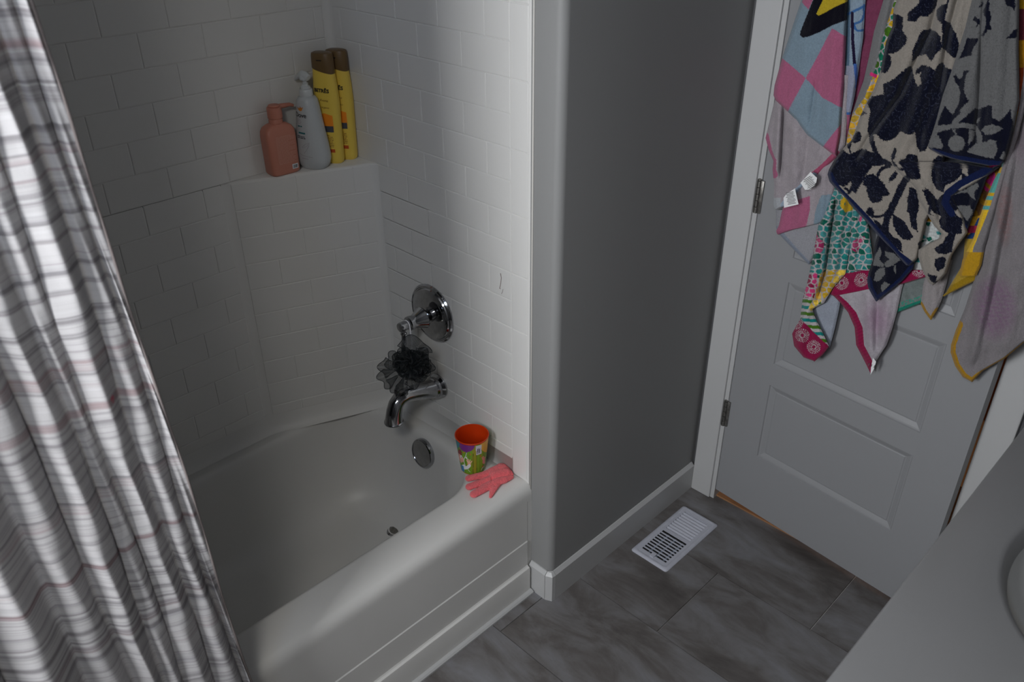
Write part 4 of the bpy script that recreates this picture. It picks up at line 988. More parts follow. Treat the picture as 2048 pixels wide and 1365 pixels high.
def tagpatch(name, P, d, parent, rot, rows=8):
    Q = np.array(P, float); A_ = un(Q[:, 0], Q[:, 1], hin+dn*d, dn); pl = np.array(parent.location)
    V = [tuple(a-pl) for a in A_]+[tuple(a-pl-dn*.0006) for a in A_]; n = len(P)
    Fc = [tuple(range(n)), tuple(range(2*n-1, n-1, -1))]+[(i, n+i, n+(i+1) % n, (i+1) % n) for i in range(n)]
    t = obj(name, mesh(name, V, Fc), M['tag'], parent)
    c = Q.mean(0); w = .62*(Q[:, 0].max()-Q[:, 0].min()); h = .66*(Q[:, 1].max()-Q[:, 1].min()); ct, st = math.cos(rot), math.sin(rot); r = random.Random(rows); V = []; Fc = []
    for j in range(rows):
        y = -h/2+h*(j+.5)/rows; l = w*r.uniform(.7, 1)/2
        q = [(-l, y-.6), (l, y-.6), (l, y+.6), (-l, y+.6)]; q = np.array([(c[0]+x*ct-yy*st, c[1]+x*st+yy*ct) for x, yy in q]); n = len(V)
        V += [tuple(a-pl) for a in un(q[:, 0], q[:, 1], hin+dn*(d+.0012), dn)]; Fc.append((n, n+1, n+2, n+3))
    obj('tag_text', mesh('tag_text', V, Fc), M['tagtext'], t)
tagpatch('care_tag', [(1601, 366), (1621, 344), (1634, 356), (1632, 367), (1621, 379), (1610, 380)], .060, T1, -.55)
tagpatch('care_tag', [(1567, 396), (1573, 388), (1590, 377), (1593, 392), (1597, 409), (1568, 416)], .060, T1, -.2, 9)
# ---- towel 2: fish-scale printed towel with magenta hem
T2 = towel_root('scale_print_towel', 'white towel with teal fish scale print and magenta hem, behind the navy towel', 1785, -50)
def scales(X, Y, C, mask, pal, s=11., seed=1, gap=1.5):
    c = np.zeros_like(X); best = np.full(X.shape, 1e9); sec = best.copy(); cid = np.zeros(X.shape, int)
    gi, gj = np.floor(X/s).astype(int), np.floor(Y/(s*.8)).astype(int)
    for di in (-1, 0, 1):
        for dj in (-1, 0, 1, 2):
            i, j = gi+di, gj+dj; h = np.abs(np.sin(i*127.1+j*311.7+seed)*43758.5453) % 1; h2 = np.abs(np.sin(i*269.5+j*183.3+seed)*43758.5453) % 1
            cx_ = (i+.5*(j % 2)+.12+.76*h)*s; cy_ = (j+.15+.7*h2)*s*.8; dd = np.hypot((X-cx_)*(.85+.4*h2), (Y-cy_)*(1.5-.4*h)); idn = (i*7919+j*104729)
            m_ = dd < best; sec = np.where(m_, best, np.minimum(sec, dd)); cid = np.where(m_, idn, cid); best = np.where(m_, dd, best)
    hh = np.abs(np.sin(cid*.731)*9631.7) % 1
    ins = (sec-best > gap) & mask
    for k, (lo, col) in enumerate(pal):
        hi = pal[k+1][0] if k+1 < len(pal) else 1.01; q = ins & (hh >= lo) & (hh < hi); C[q] = col
    C[ins] *= (1+.18*noise(X, Y, 9, 2))[ins][:, None]
def burst(X, Y, C, cx_, cy_, r=13):
    dx, dy = X-cx_, Y-cy_; rr_ = np.hypot(dx, dy); a = np.arctan2(dy, dx)
    C[(rr_ > r*.27+.5*np.sin(a*9)) & (rr_ < r*.40+.7*np.sin(a*12))] = WHT
    C[(rr_ > r*.50) & (rr_ < r*.98) & (np.sin(a*22+rr_*.0) > .25) & ~((rr_ > r*.70) & (rr_ < r*.76))] = WHT
def p_scale(X, Y, C):
    C[:] = WHT; C[(X < np.interp(Y, [-60, 0, 63, 114, 162, 195, 230, 260], [1806, 1790, 1768, 1756, 1743, 1730, 1706, 1690])) & (Y < 240)] = hx(120, 120, 120)
    up_ = Y < 330; q = up_ & (C[:, 0] > hx(168, 168, 168)[0])
    scales(X, Y, C, q & (Y < 150), [(0, LIME), (.4, hx(20, 120, 90)), (.75, YEL)], 17, 4, 2.5); scales(X, Y, C, q & (Y >= 150), [(0, YEL), (.3, hx(236, 180, 36))], 19, 6, 2.2)
    C[inpoly(X, Y, [(1742, 144), (1755, 150), (1752, 157), (1740, 150)])] = hx(214, 50, 120)
    lo = (Y >= 330) & (Y < 556)
    pinkz = (noise(X, Y, 46, 12) > .72)
    scales(X, Y, C, lo & ~pinkz, [(0, TEALD), (.22, hx(30, 130, 125)), (.5, TEALL), (.8, hx(38, 118, 108))], 13.5, 1, 2.3); scales(X, Y, C, lo & pinkz, [(0, hx(160, 40, 92)), (.5, hx(176, 72, 112))], 13.5, 2, 2.2)
    C[inpoly(X, Y, [(1684, 392), (1706, 409), (1705, 420), (1690, 425), (1681, 412)]) & (noise(X, Y, 8, 3) < .75)] = YEL
def p_c1(X, Y, C):
    p_scale(X, Y, C); a = (Y > 545) & (Y < 596) & (X < 1634); C[a] = WHT; scales(X, Y, C, a, [(0, MAG), (.5, hx(205, 60, 120))], 12, 9, 2.2)
    yb = inpoly(X, Y, [(1690, 540), (1700, 530), (1690, 560), (1660, 586), (1622, 622), (1615, 620), (1625, 600), (1636, 570), (1640, 548), (1655, 540)]); C[yb] = WHT; scales(X, Y, C, yb, [(0, YEL), (.6, hx(240, 205, 80))], 15, 5, 2.2)
    b = (Y >= 596) & (X < 1640-(Y-596)*-.3) & ~yb; C[b] = WHT; wv = np.sin((Y-598+(X-1600)*-.10)*.50); bb = b & (wv > -.05) & (Y > 597)
    C[bb] = np.where(((Y[bb]//13) % 2 == 0)[:, None], np.array(LIME), np.array(hx(20, 125, 120)))
    hem = Y > 630+(X-1593)*.98; C[hem] = MAG
    for q in ((1605, 671), (1628, 694), (1593, 645)): burst(X, Y, C, *q, 14)
    C[hem & (X > 1628) & (Y > 700+(1657-X)*.8)] = hx(150, 30, 70)
def p_hem2(X, Y, C):
    p_scale(X, Y, C); hem = Y > np.interp(X, [1660, 1690, 1740, 1800, 1860], [558, 547, 538, 528, 516]); C[hem] = MAG; C[hem] *= (1+.10*noise(X, Y, 14, 9))[hem][:, None]
    for q in ((1684, 566), (1723, 560), (1838, 541), (1762, 552), (1800, 547)): burst(X, Y, C, *q, 14)
def p_under(X, Y, C):
    C[:] = hx(168, 163, 168); C *= (1+.06*noise(X, Y, 22, 4))[:, None]
    b = np.exp(-(((X-1755)/26)**2+((Y-640)/40)**2)); C -= b[:, None]*np.array([.04, .12, .07])
    xl = np.interp(Y, [570, 590, 605, 625, 655, 690, 715, 735, 748], [1660, 1664, 1681, 1698, 1711, 1714, 1727, 1736, 1742]); C[X < xl+15] = MAG
    C[X < xl+15] *= (1+.12*np.sin(Y*.9+X*.4))[X < xl+15][:, None]
def p_green(X, Y, C):
    C[:] = hx(112, 120, 118); C *= (1+.12*noise(X, Y, 20, 4))[:, None]; C[segdist(X, Y, [(1782, 630), (1815, 616), (1850, 604)]) < 6] = hx(24, 120, 100); C[(segdist(X, Y, [(1782, 619), (1815, 605), (1850, 592)]) < 5) & (noise(X, Y, 7, 1) > .1)] = hx(60, 140, 120)
patch('towel_hanging_part', [(1782, -60), (1768, 0), (1749, 63), (1739, 114), (1728, 162), (1716, 195), (1706, 225), (1700, 250), (1693, 290), (1683, 330), (1672, 400)], [(1830, -60), (1815, 0), (1805, 60), (1800, 150), (1780, 250), (1760, 330), (1730, 400)], .036, p_scale, T2, [([(1790, -60), (1745, 150), (1705, 290)], .010, 8)])
patch('towel_rear_fold', [(1797, 556), (1790, 600), (1784, 628)], [(1872, 545), (1852, 590), (1846, 605), (1786, 628.5)], .016, p_green, T2)
patch('towel_underside', [(1658, 566), (1661, 585), (1681, 605), (1697, 625), (1710, 655), (1713, 690), (1726, 715), (1736, 735), (1741, 746)], [(1812, 548), (1803, 580), (1795, 620), (1785, 655), (1773, 690), (1757, 715), (1747, 730), (1742, 746.5)], .030, p_under, T2,
      [([(1735, 590), (1745, 720)], .010, 10), ([(1757, 585), (1752, 700)], -.007, 7), ([(1780, 570), (1765, 690)], .008, 9)], tilt=-.006)
patch('towel_left_underside', [(1640, 570), (1625, 612), (1634, 650), (1658, 694)], [(1690, 556), (1681, 600), (1678, 620), (1669, 660), (1659, 696)], .020, p_back(hx(150, 156, 168)), T2)
patch('towel_middle_fold', [(1702, 380), (1698, 470), (1690, 540), (1676, 560), (1664, 574), (1660, 588), (1668, 592)], [(1722, 380), (1738, 460), (1746, 520), (1745, 540), (1860, 541), (1856, 552), (1800, 569), (1740, 578), (1670, 592.5)], .032, p_hem2, T2,
      [([(1712, 400), (1705, 540)], .012, 7), ([(1728, 440), (1722, 545)], .004, 9)])
patch('towel_left_fold', [(1672, 372), (1650, 430), (1638, 450), (1627, 510), (1617, 560), (1606, 600), (1601, 640), (1594, 650), (1585, 668), (1589, 692), (1608, 715), (1628, 722)], [(1709, 372), (1705, 430), (1698, 500), (1691, 548), (1684, 554), (1665, 577), (1648, 606), (1624, 618), (1632, 640), (1645, 665), (1658, 693), (1646, 709), (1630, 722.5)], .044, p_c1, T2,
      [([(1648, 440), (1618, 600), (1600, 700)], .012, 9), ([(1672, 400), (1660, 480), (1652, 540), (1636, 596)], -.030, 4.5), ([(1688, 390), (1675, 480), (1662, 560)], .018, 10)])
tagpatch('care_tag', [(1746, 716), (1752, 724), (1748, 738), (1741, 750), (1742, 735)], .034, T2, -1.2, 4)
# ---- towel 3: yellow hemmed child's towel on the right
T3 = towel_root('yellow_hem_towel', 'pale towel with yellow hem and bright printed edge, rightmost on the door', 2080, -50)
def p_right(X, Y, C):
    C[:] = hx(128, 123, 125); C *= (1+.05*noise(X, Y, 40, 3))[:, None]
    def blob(x, y, rx, ry, c, k=1):
        b = k*np.clip(1.4-((X-x)/rx)**2-((Y-y)/ry)**2, 0, 1)*np.clip(.75+.35*noise(X, Y, 9, 5), 0, 1); C[:] = C*(1-b[:, None])+np.array(c)*b[:, None]
    blob(1990, 615, 42, 62, hx(122, 90, 118), .75); blob(2010, 430, 16, 60, hx(132, 92, 90), .55); blob(2045, 250, 26, 80, hx(124, 98, 114), .4)
    h = segdist(X, Y, [(1917, 650), (1903, 688), (1902, 705), (1911, 732), (1926, 754), (1943, 765)]) < 9.5; h |= segdist(X, Y, [(1943, 765), (1966, 747), (2010, 722), (2050, 690), (2110, 650)]) < 8; C[h] = hx(166, 124, 26)
def p_edge(X, Y, C):
    C[:] = hx(120, 116, 117)
    xr = np.interp(Y, [-60, 0, 100, 160, 223, 257, 318, 350, 404, 420, 500], [2049, 2049, 2051, 2047, 2037, 2029, 2011, 2001, 1984, 1978, 1946]); in_ = X < xr
    bands = [(-80, hx(160, 122, 20)), (18, hx(90, 34, 44)), (80, hx(160, 112, 20)), (135, hx(140, 58, 26)), (222, hx(156, 122, 20)), (257, hx(88, 168, 158)), (281, hx(206, 164, 36)), (300, hx(100, 150, 140)), (335, hx(206, 164, 36)), (346, hx(88, 165, 155)), (385, hx(206, 164, 36)), (392, hx(84, 160, 160)), (400, hx(206, 164, 36)), (412, hx(84, 160, 160)), (419, hx(222, 180, 44))]
    for y, c in bands: C[in_ & (Y >= y)] = c
    C[(Y > 505)] = hx(180, 138, 28)
    C[(X-xr > 0) & (Y < 420)] = hx(128, 122, 124)
def p_print(X, Y, C):
    C[:] = hx(110, 76, 42); C[inpoly(X, Y, [(1955, 335), (1995, 330), (1990, 365), (1975, 384), (1962, 372)])] = hx(180, 40, 110)
    C[noise(X, Y, 22, 8) > .35] = hx(150, 108, 26); C[inpoly(X, Y, [(1940, 435), (1965, 430), (1955, 468), (1935, 470)])] = hx(200, 150, 40); C[(segdist(X, Y, [(1960, 440), (1945, 470), (1938, 480)]) < 5)] = hx(30, 60, 110); C[(Y > 452) & (Y < 466) & (X < 1955)] = hx(160, 40, 70)
    C[Y > 478] = hx(170, 140, 50); C[segdist(X, Y, [(1885, 592), (1920, 572), (1955, 552)]) < 9] = hx(150, 120, 24)
def p_tip(X, Y, C):
    C[:] = hx(150, 144, 144); h = segdist(X, Y, [(1842, 608), (1850, 624), (1862, 640), (1874, 620)]) < 5; C[h] = hx(166, 124, 26)
def p_peek(X, Y, C):
    C[:] = hx(186, 188, 186); C[Y < 443] = hx(226, 160, 30); q = (Y > 445) & (Y < 486); scales(X, Y, C, q, [(0, TEALD), (.3, hx(200, 205, 203)), (.55, TEALL), (.85, hx(200, 205, 203))], 12, 3, 2)
    C[(Y > 500) & (Y < 525)] = hx(60, 150, 150)
patch('towel_body', [(2115, -60), (2062, 60), (2046, 160), (2035, 223), (2027, 257), (2009, 318), (1999, 350), (1982, 404), (1972, 440), (1957, 490), (1957, 530), (1945, 575), (1930, 620), (1913, 660), (1903, 690), (1902, 705), (1911, 732), (1926, 754), (1943, 763)], [(2230, -60), (2200, 300), (2160, 600), (2110, 645), (2048, 684), (2010, 716), (1966, 741), (1945, 763.5)], .040, p_right, T3,
      [([(2030, 300), (1990, 500), (1950, 720)], .022, 16), ([(2048, 200), (2016, 430), (1985, 590), (1950, 740)], -.010, 9), ([(2090, 100), (2048, 450), (2010, 700)], .016, 26), ([(2150, 0), (2100, 600)], .02, 25)], curl=.010)
patch('towel_printed_edge', [(2026, -60), (2028, 0), (2032, 60), (2034, 120), (2036, 160), (2026, 225), (2012, 282), (2004, 331), (1990, 358), (1972, 400), (1962, 430), (1948, 477), (1926, 520), (1920, 548)], [(2075, -60), (2070, 60), (2060, 160), (2048, 223), (2040, 257), (2022, 318), (2012, 350), (1996, 404), (1986, 440), (1970, 490), (1962, 530), (1952, 552)], .060, p_edge, T3, curl=.008)
patch('towel_printed_fold', [(1975, 330), (1952, 350), (1940, 400), (1932, 470), (1926, 530), (1893, 585), (1886, 592)], [(2010, 330), (1996, 370), (1975, 430), (1950, 500), (1956, 545), (1953, 560), (1888, 592.5)], .034, p_print, T3)
patch('towel_inner_corner', [(1850, 540), (1846, 580), (1842, 608), (1850, 624), (1861, 639)], [(1905, 520), (1892, 570), (1883, 600), (1873, 622), (1863, 639.5)], .022, p_tip, T3, [([(1872, 540), (1865, 620)], .008, 9)])
patch('towel_peeking_layer', [(1838, 395), (1838, 440), (1832, 500), (1826, 540)], [(1885, 395), (1880, 440), (1885, 500), (1870, 540)], .024, p_peek, T3)
# ---- towel 4: navy floral bath towel
T4 = towel_root('navy_floral_towel', 'large beige bath towel with navy flower pattern and navy hem, centre front on the door', 1880, -50)
NF = [z3([(655, 240), (665, 150), (720, 95), (780, 40), (800, -60), (1010, -60), (985, 60), (940, 130), (880, 190), (800, 185), (745, 250), (690, 240)]),
      z3([(490, 150), (560, 170), (612, 200), (600, 340), (655, 430), (640, 500), (560, 580), (490, 610), (400, 620), (400, 420), (470, 340), (480, 250)]),
      z3([(400, 570), (475, 650), (472, 740), (430, 820), (360, 835), (350, 700)]),
      z3([(815, 345), (920, 325), (1000, 370), (1040, 430), (1035, 560), (980, 620), (930, 700), (870, 620), (770, 640), (700, 700), (705, 580), (740, 500)]),
      z3([(1040, 60), (1100, 40), (1120, -40), (1130, 0), (1100, 120), (1080, 230), (1160, 280), (1210, 400), (1240, 500), (1220, 660), (1180, 660), (1100, 580), (1030, 540), (1050, 420), (1050, 270), (1000, 220), (990, 120)]),
      z3([(200, 1170), (250, 1100), (390, 1070), (380, 960), (500, 900), (580, 830), (680, 740), (715, 790), (740, 900), (775, 985), (820, 950), (800, 860), (820, 820), (750, 850), (760, 790), (830, 735), (920, 760), (960, 800), (1000, 730), (1060, 705), (1100, 770), (1180, 800), (1150, 1000), (1080, 1200), (1020, 1365), (1000, 1500), (200, 1500), (235, 1260)]),
      z4([(690, -40), (1640, -40), (1560, 150), (1530, 330), (1480, 480), (1440, 560), (1370, 572), (1320, 500), (1300, 330), (1280, 290), (1270, 330), (1200, 335), (1110, 290), (1060, 345), (1040, 380), (960, 410), (900, 430), (830, 400), (780, 340), (690, 320), (655, 260), (665, 170), (700, 60)]),
      z4([(550, 100), (600, 10), (650, 45), (600, 70)]), z4([(370, 480), (440, 420), (500, 300), (540, 290), (575, 350), (560, 420), (500, 452), (440, 450), (420, 520), (432, 590), (405, 590), (390, 520)]),
      z4([(210, 660), (310, 545), (400, 600), (440, 590), (560, 525), (650, 545), (760, 600), (840, 670), (960, 710), (965, 760), (900, 750), (830, 755), (720, 765), (650, 860), (600, 960), (545, 1050), (490, 1150), (430, 1090), (435, 960), (380, 1020), (320, 1050), (200, 980), (100, 850)]),
      z4([(600, 960), (640, 890), (720, 868), (800, 930), (870, 990), (920, 1090), (960, 1150), (900, 1180), (855, 1170), (855, 1230), (790, 1260), (730, 1272), (680, 1230), (640, 1110), (650, 1070), (590, 1020)]),
      z4([(1030, 830), (1075, 870), (1020, 950), (940, 992), (945, 930)]),
      z4([(1250, 1040), (1330, 1100), (1350, 1250), (1330, 1400), (1190, 1400), (1200, 1280), (1190, 1200), (1225, 1130)]),
      z4([(1090, 680), (1160, 660), (1180, 610), (1230, 600), (1320, 625), (1345, 700), (1362, 800), (1372, 945), (1300, 945), (1230, 945), (1180, 880), (1150, 830), (1070, 810), (1130, 785), (1080, 730)]),
      z4([(970, 640), (1025, 520), (1055, 560), (1035, 650), (1000, 690), (1060, 760), (1110, 830), (1000, 740)]),
      z5([(230, 900), (245, 840), (300, 790), (400, 825), (530, 845), (560, 900), (540, 1000), (480, 1060), (370, 1110), (360, 1185), (290, 1150), (230, 1070), (220, 980)]), z5([(500, 830), (900, 850), (900, 960), (600, 1040), (545, 1040), (540, 960), (610, 1020), (605, 930), (560, 860)]),
      z5([(130, 1150), (190, 1150), (250, 1220), (290, 1260), (350, 1200), (500, 1100), (560, 1300), (400, 1450), (250, 1400), (190, 1300)]),
      z6([(980, 260), (1005, 195), (1050, 195), (1078, 250), (1065, 300), (1010, 300)]),
      z6([(1280, 265), (1350, 320), (1440, 410), (1485, 480), (1490, 570), (1400, 560), (1340, 500), (1290, 400)]),
      z6([(1060, 330), (1110, 350), (1160, 400), (1210, 330), (1230, 420), (1250, 480), (1290, 530), (1380, 580), (1400, 720), (1250, 600), (1100, 420)]),
      z8([(20, 0), (60, 0), (40, 40), (0, 40), (-20, 10)]), z8([(200, -20), (250, 10), (268, 100), (250, 200), (262, 290), (215, 250), (195, 120)]), z8([(95, 165), (170, 215), (230, 320), (200, 342), (140, 320), (100, 240)]),
      z8([(300, -20), (350, 20), (420, 100), (500, 150), (560, 200), (560, 300), (470, 300), (420, 262), (400, 210), (440, 160), (410, 125), (350, 132), (345, 160), (375, 182), (330, 160), (335, 110), (380, 95)]),
      z8([(368, 400), (430, 360), (440, 330), (480, 290), (520, 300), (490, 420), (450, 440), (400, 435)]), z8([(378, 470), (430, 455), (450, 470), (440, 530), (395, 555), (370, 510)]), z8([(325, 570), (392, 588), (382, 640), (350, 622)]), z8([(260, 360), (300, 330), (350, 350), (300, 380), (260, 410)])]
NS = [(z4([(690, 290), (720, 450), (760, 580), (840, 680), (960, 735)]), 4.6), (z4([(940, 765), (860, 790), (800, 870), (775, 930)]), 3.4), (z4([(1185, 940), (1110, 1050), (1060, 1180), (1000, 1300), (960, 1400)]), 7), (z6([(1390, -20), (1320, 120), (1270, 230), (1215, 340), (1205, 440)]), 6.5),
      (z6([(1050, 300), (1120, 305), (1190, 285), (1240, 220)]), 2.6), (z4([(400, 1130), (440, 1060)]), 3), (z4([(350, 1070), (420, 1120)]), 2.5), (z4([(700, 1365), (900, 1365)]), 0.1)]
def ragged(X, Y, a=1.1): return X+a*noise(X, Y, 5, 21)+.6*noise(X, Y, 2.6, 22), Y+a*noise(X, Y, 5, 23)+.6*noise(X, Y, 2.6, 24)
ROS = [(1858, 85, 17), (1792, 85, 13), (1850, 22, 12), (1778, 185, 18), (1812, 178, 14), (1868, 190, 22), (1790, 235, 20), (1846, 228, 18), (1870, 150, 14), (1735, 362, 12), (1748, 380, 12), (1820, 330, 13), (1893, 345, 20), (1905, 330, 12), (1690, 335, 20), (1830, 160, 13), (1866, 262, 12), (1762, 210, 10), (1888, 420, 12), (1871, 505, 12)]
def relief(X, Y, C, m_, dark=True):
    f = noise(X, Y, 34, 31)+.7*noise(X, Y, 15, 32); l = np.abs(np.sin(f*3.6)) < .13
    for x, y, r in ROS:
        dx, dy = X-x, Y-y; q = np.hypot(dx, dy); a = np.arctan2(dy, dx); near = q < r; l = np.where(near, np.abs(np.sin(q/r*5.2+.9*np.cos(a*5)+a)) < .20, l)
    l = l & m_ & (noise(X, Y, 7, 33) > -.55)
    if dark: C[l] = np.array(hx(50, 54, 72))
    else: C[l] *= .66
def p_navy(X, Y, C):
    C[:] = BEIGE; Xr, Yr = ragged(X, Y); m_ = np.zeros(X.shape, bool)
    for P in NF: m_ |= inpoly(Xr, Yr, P)
    for P, w in NS: m_ |= segdist(Xr, Yr, P) < w
    C[m_] = NAVY; relief(X, Y, C, m_)
    HEM = [(1657, 352), (1664, 368), (1676, 384), (1706, 414), (1736, 446), (1762, 477), (1795, 513), (1822, 533)]
    h = segdist(X, Y, HEM) < 10.5; C[h] = NAVY2; h2 = segdist(X, Y, z5([(1000, 905), (860, 925), (660, 1020), (530, 1090), (400, 1190), (370, 1290), (440, 1400)])) < 7; C[h2] = NAVY2
NG = z5([(520, 440), (680, 290), (720, 310), (830, 265), (865, 275), (868, 400), (930, 430), (1000, 380), (1060, 300), (1100, 700), (1050, 950), (600, 900), (310, 800), (180, 700), (340, 725), (350, 680), (310, 600), (280, 555), (400, 520)])
B2N = [z3([(1465, 90), (1500, 5), (1530, 25), (1520, 60)]), z3([(1400, 225), (1425, 180), (1470, 215), (1472, 270), (1435, 325), (1450, 260)]), z3([(1585, -80), (1640, -80), (1590, 0), (1585, 120), (1610, 190), (1590, 270), (1615, 335), (1560, 345), (1525, 415), (1500, 410), (1540, 330), (1552, 220), (1520, 130), (1550, 60)]),
       z3([(1335, 430), (1455, 437), (1440, 500), (1400, 565), (1390, 628), (1330, 640), (1245, 668), (1300, 540)]), z3([(1735, -80), (1900, -80), (1880, 30), (1875, 130), (1840, 80), (1780, 70)]), z3([(1770, 442), (1830, 385), (1860, 340), (1900, 330), (1890, 430)]),
       z3([(1180, 860), (1210, 850), (1245, 905), (1290, 870), (1300, 800), (1362, 805), (1330, 850), (1310, 930), (1305, 1050), (1350, 1150), (1300, 1200), (1260, 1260), (1200, 1330), (1170, 1320), (1240, 1180), (1262, 1060), (1240, 980), (1200, 930)]),
       z3([(1085, 1205), (1130, 1260), (1180, 1315), (1230, 1290), (1200, 1420), (1000, 1420), (1040, 1300)]), z5([(370, 270), (395, 300), (440, 375), (500, 320), (540, 340), (450, 450), (300, 480), (340, 360)]), NG]
def p_rev(X, Y, C):
    C[:] = GREYF; Xr, Yr = ragged(X, Y); m_ = np.zeros(X.shape, bool)
    for P in B2N: m_ |= inpoly(Xr, Yr, P)
    def off(P): m_[inpoly(Xr, Yr, P)] = False
    m_[(np.hypot(Xr-(1820+490/5.25), Yr-(160+665/5.25)) < 16)] = False; off(z5([(470, 560), (440, 510), (480, 520), (500, 580)]))
    m_[segdist(Xr, Yr, z5([(290, 520), (450, 485), (560, 475), (690, 500), (735, 580), (740, 670)])) < 5] = False; m_[segdist(Xr, Yr, z5([(470, 450), (560, 360), (640, 280)])) < 5] = False
    off(z5([(750, 530), (800, 480), (870, 468), (940, 490), (975, 512), (880, 570), (800, 575)])); off(z5([(620, 520), (680, 540), (650, 640), (610, 690)])); off(z5([(600, 755), (650, 700), (710, 665), (800, 650), (850, 625), (900, 640), (920, 740), (880, 825), (760, 800)]))
    off(z5([(690, 470), (700, 420), (750, 388), (735, 430)])); off(z5([(250, 570), (310, 590), (320, 640), (348, 700), (290, 715), (220, 660)])); off(z5([(940, 830), (990, 740), (1000, 830)]))
    C[m_] = NAVY; relief(X, Y, C, ~m_, False); h = segdist(X, Y, z5([(185, 745), (310, 785), (450, 825), (620, 855), (750, 880), (940, 895), (1050, 890)])) < 8.5; C[h & (Y > 288)] = NAVY2
def p_b3(X, Y, C):
    C[:] = NAVY; Xr, Yr = ragged(X, Y)
    for P in (z5([(410, 1235), (470, 1190), (560, 1160), (640, 1110), (720, 1080), (725, 1120), (680, 1180), (690, 1260), (640, 1230), (600, 1180), (500, 1190)]), z5([(480, 1320), (560, 1320), (640, 1320), (640, 1420), (560, 1420)]), z8([(520, 130), (560, 105), (620, 110), (632, 150), (600, 210), (560, 170)])): C[inpoly(Xr, Yr, P)] = GREYF
    h = segdist(X, Y, z5([(370, 1250), (400, 1330), (470, 1430), (560, 1560)])) < 9; C[h] = NAVY2
def p_b5(X, Y, C):
    C[:] = NAVY; Xr, Yr = ragged(X, Y, .8)
    for P in (z6([(1140, 640), (1160, 720), (1135, 790), (1190, 850), (1180, 880), (1060, 860), (1090, 750)]), z6([(1070, 1035), (1090, 940), (1140, 890), (1195, 885), (1200, 960), (1130, 1040)]), z6([(1195, 700), (1300, 720), (1375, 795), (1260, 870), (1200, 880), (1200, 830), (1250, 790), (1210, 750)]), z6([(1300, 860), (1320, 850), (1318, 950), (1290, 910)]), z6([(1150, 1110), (1190, 1040), (1250, 1075), (1215, 1110), (1170, 1165)])): C[inpoly(Xr, Yr, P)] = GREYF
    h = segdist(X, Y, [(1735, 560), (1738, 577), (1752, 603), (1778, 586), (1806, 562), (1828, 535)]) < 9; C[h] = NAVY2
patch('towel_bottom_corner', [(1756, 470), (1750, 492), (1747, 520), (1738, 545), (1735, 560), (1737, 575), (1745, 590), (1752, 602)], [(1790, 470), (1815, 500), (1829, 520), (1826, 537), (1805, 561), (1777, 585), (1754, 602.5)], .052, p_b5, T4, [([(1785, 490), (1770, 590)], .007, 12)])
patch('towel_main_fall', [(1806, -60), (1795, 0), (1788, 18), (1786, 53), (1773, 84), (1769, 105), (1762, 141), (1750, 175), (1743, 190), (1734, 206), (1721, 234), (1713, 257), (1703, 282), (1694, 290), (1688, 296), (1678, 309), (1669, 321), (1659, 339), (1656, 349), (1660, 363), (1676, 381), (1706, 414), (1736, 446), (1762, 477), (1795, 513), (1812, 530)],
      [(1985, -60), (1970, 0), (1950, 60), (1925, 150), (1900, 250), (1890, 300), (1885, 350), (1876, 400), (1853, 440), (1844, 480), (1836, 515), (1822, 530.5)], .062, p_navy, T4,
      [([(1840, -60), (1822, 80), (1790, 180), (1745, 290), (1700, 340)], .012, 22), ([(1893, -60), (1862, 60), (1838, 110), (1800, 190), (1738, 275), (1712, 320)], -.016, 8), ([(1905, -60), (1880, 90), (1850, 180), (1810, 290), (1790, 330)], .016, 17),
       ([(1932, -60), (1898, 60), (1880, 180)], -.012, 7), ([(1920, 0), (1890, 200), (1828, 320), (1822, 420)], .008, 14), ([(1845, 260), (1832, 350)], -.008, 8)], curl=.014)
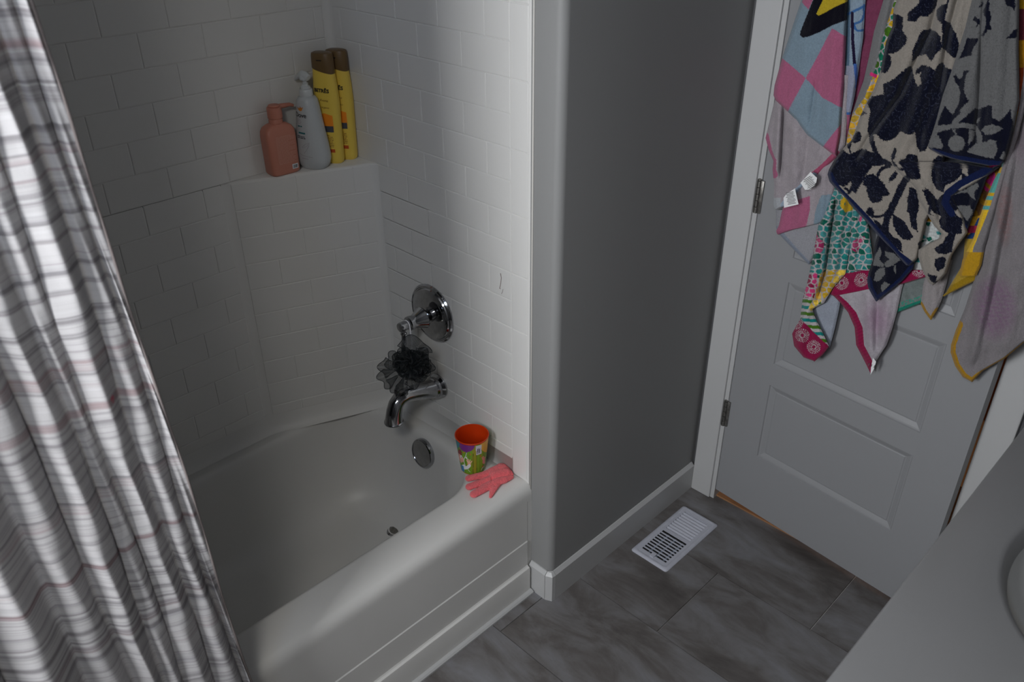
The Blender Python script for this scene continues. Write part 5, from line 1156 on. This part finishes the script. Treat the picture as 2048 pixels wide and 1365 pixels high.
patch('towel_right_fold', [(1781, 324), (1806, 351), (1832, 377), (1836, 396), (1851, 420), (1868, 450), (1884, 468), (1878, 478), (1858, 487), (1838, 500), (1837, 512), (1845, 540), (1858, 565), (1865, 569)], [(1900, 324), (1990, 338), (1975, 350), (1905, 392), (1925, 430), (1935, 465), (1920, 485), (1904, 510), (1893, 545), (1880, 560), (1867, 569.5)], .076, p_navy, T4,
      [([(1830, 345), (1855, 400), (1870, 440)], .007, 10), ([(1868, 330), (1872, 400), (1890, 470)], -.008, 9), ([(1860, 495), (1865, 560)], .008, 9), ([(1890, 440), (1880, 540)], .008, 10)], curl=.010)
patch('towel_side_return', [(1990, 333), (1958, 352), (1926, 371), (1898, 393), (1900, 410), (1914, 435), (1928, 467)], [(2000, 333), (1975, 352), (1958, 398), (1946, 430), (1932, 468)], .070, p_b3, T4, [([(1950, 350), (1925, 450)], -.008, 10)])
patch('towel_top_fold', [(1966, -60), (1945, 0), (1932, 54), (1907, 134), (1886, 193), (1874, 240), (1857, 293), (1860, 297), (1879, 308), (1906, 317), (1938, 323), (1975, 330)], [(2036, -60), (2038, 0), (2036, 100), (2038, 200), (2026, 260), (2016, 300), (2008, 322), (2002, 330.5)], .088, p_rev, T4,
      [([(1985, -60), (1965, 60), (1940, 160), (1915, 300)], .012, 16), ([(1968, -20), (1962, 80), (1958, 200), (1950, 290)], -.010, 5), ([(2010, -60), (1998, 120), (1985, 300)], .010, 16)], curl=.012)
# rack of hooks above the frame that carries the towels
rk = thing('towel_rack', 'over-door rack with hooks that carries the hanging towels', 'rack', tuple(hin+du*.33+np.array([0, 0, 1.9])))
b = MB(); zr_ = 1.90
def wp(u, v, w): return tuple(hin+du*u+dn*w+np.array([0, 0, v]))
b.tube([wp(.06, zr_, .012), wp(.62, zr_, .012)], .006, 12); b.build('rail', M['nickel'], rk, smooth=True)
for u in (.16, .29, .42, .56):
    b = MB(); b.tube([wp(u, zr_+.01, .012), wp(u, zr_-.03, .016), wp(u, zr_-.05, .035), wp(u, zr_-.04, .06), wp(u, zr_-.015, .066)], .004, 10); b.build('hook', M['nickel'], rk, smooth=True)
for u in (.10, .58):
    b = MB(); b.tube([wp(u, zr_, .012), wp(u, 2.03, .004), wp(u, 2.048, .003), wp(u, 2.050, -.037), wp(u, 2.0, -.039)], .003, 8); b.build('bracket', M['nickel'], rk, smooth=True)
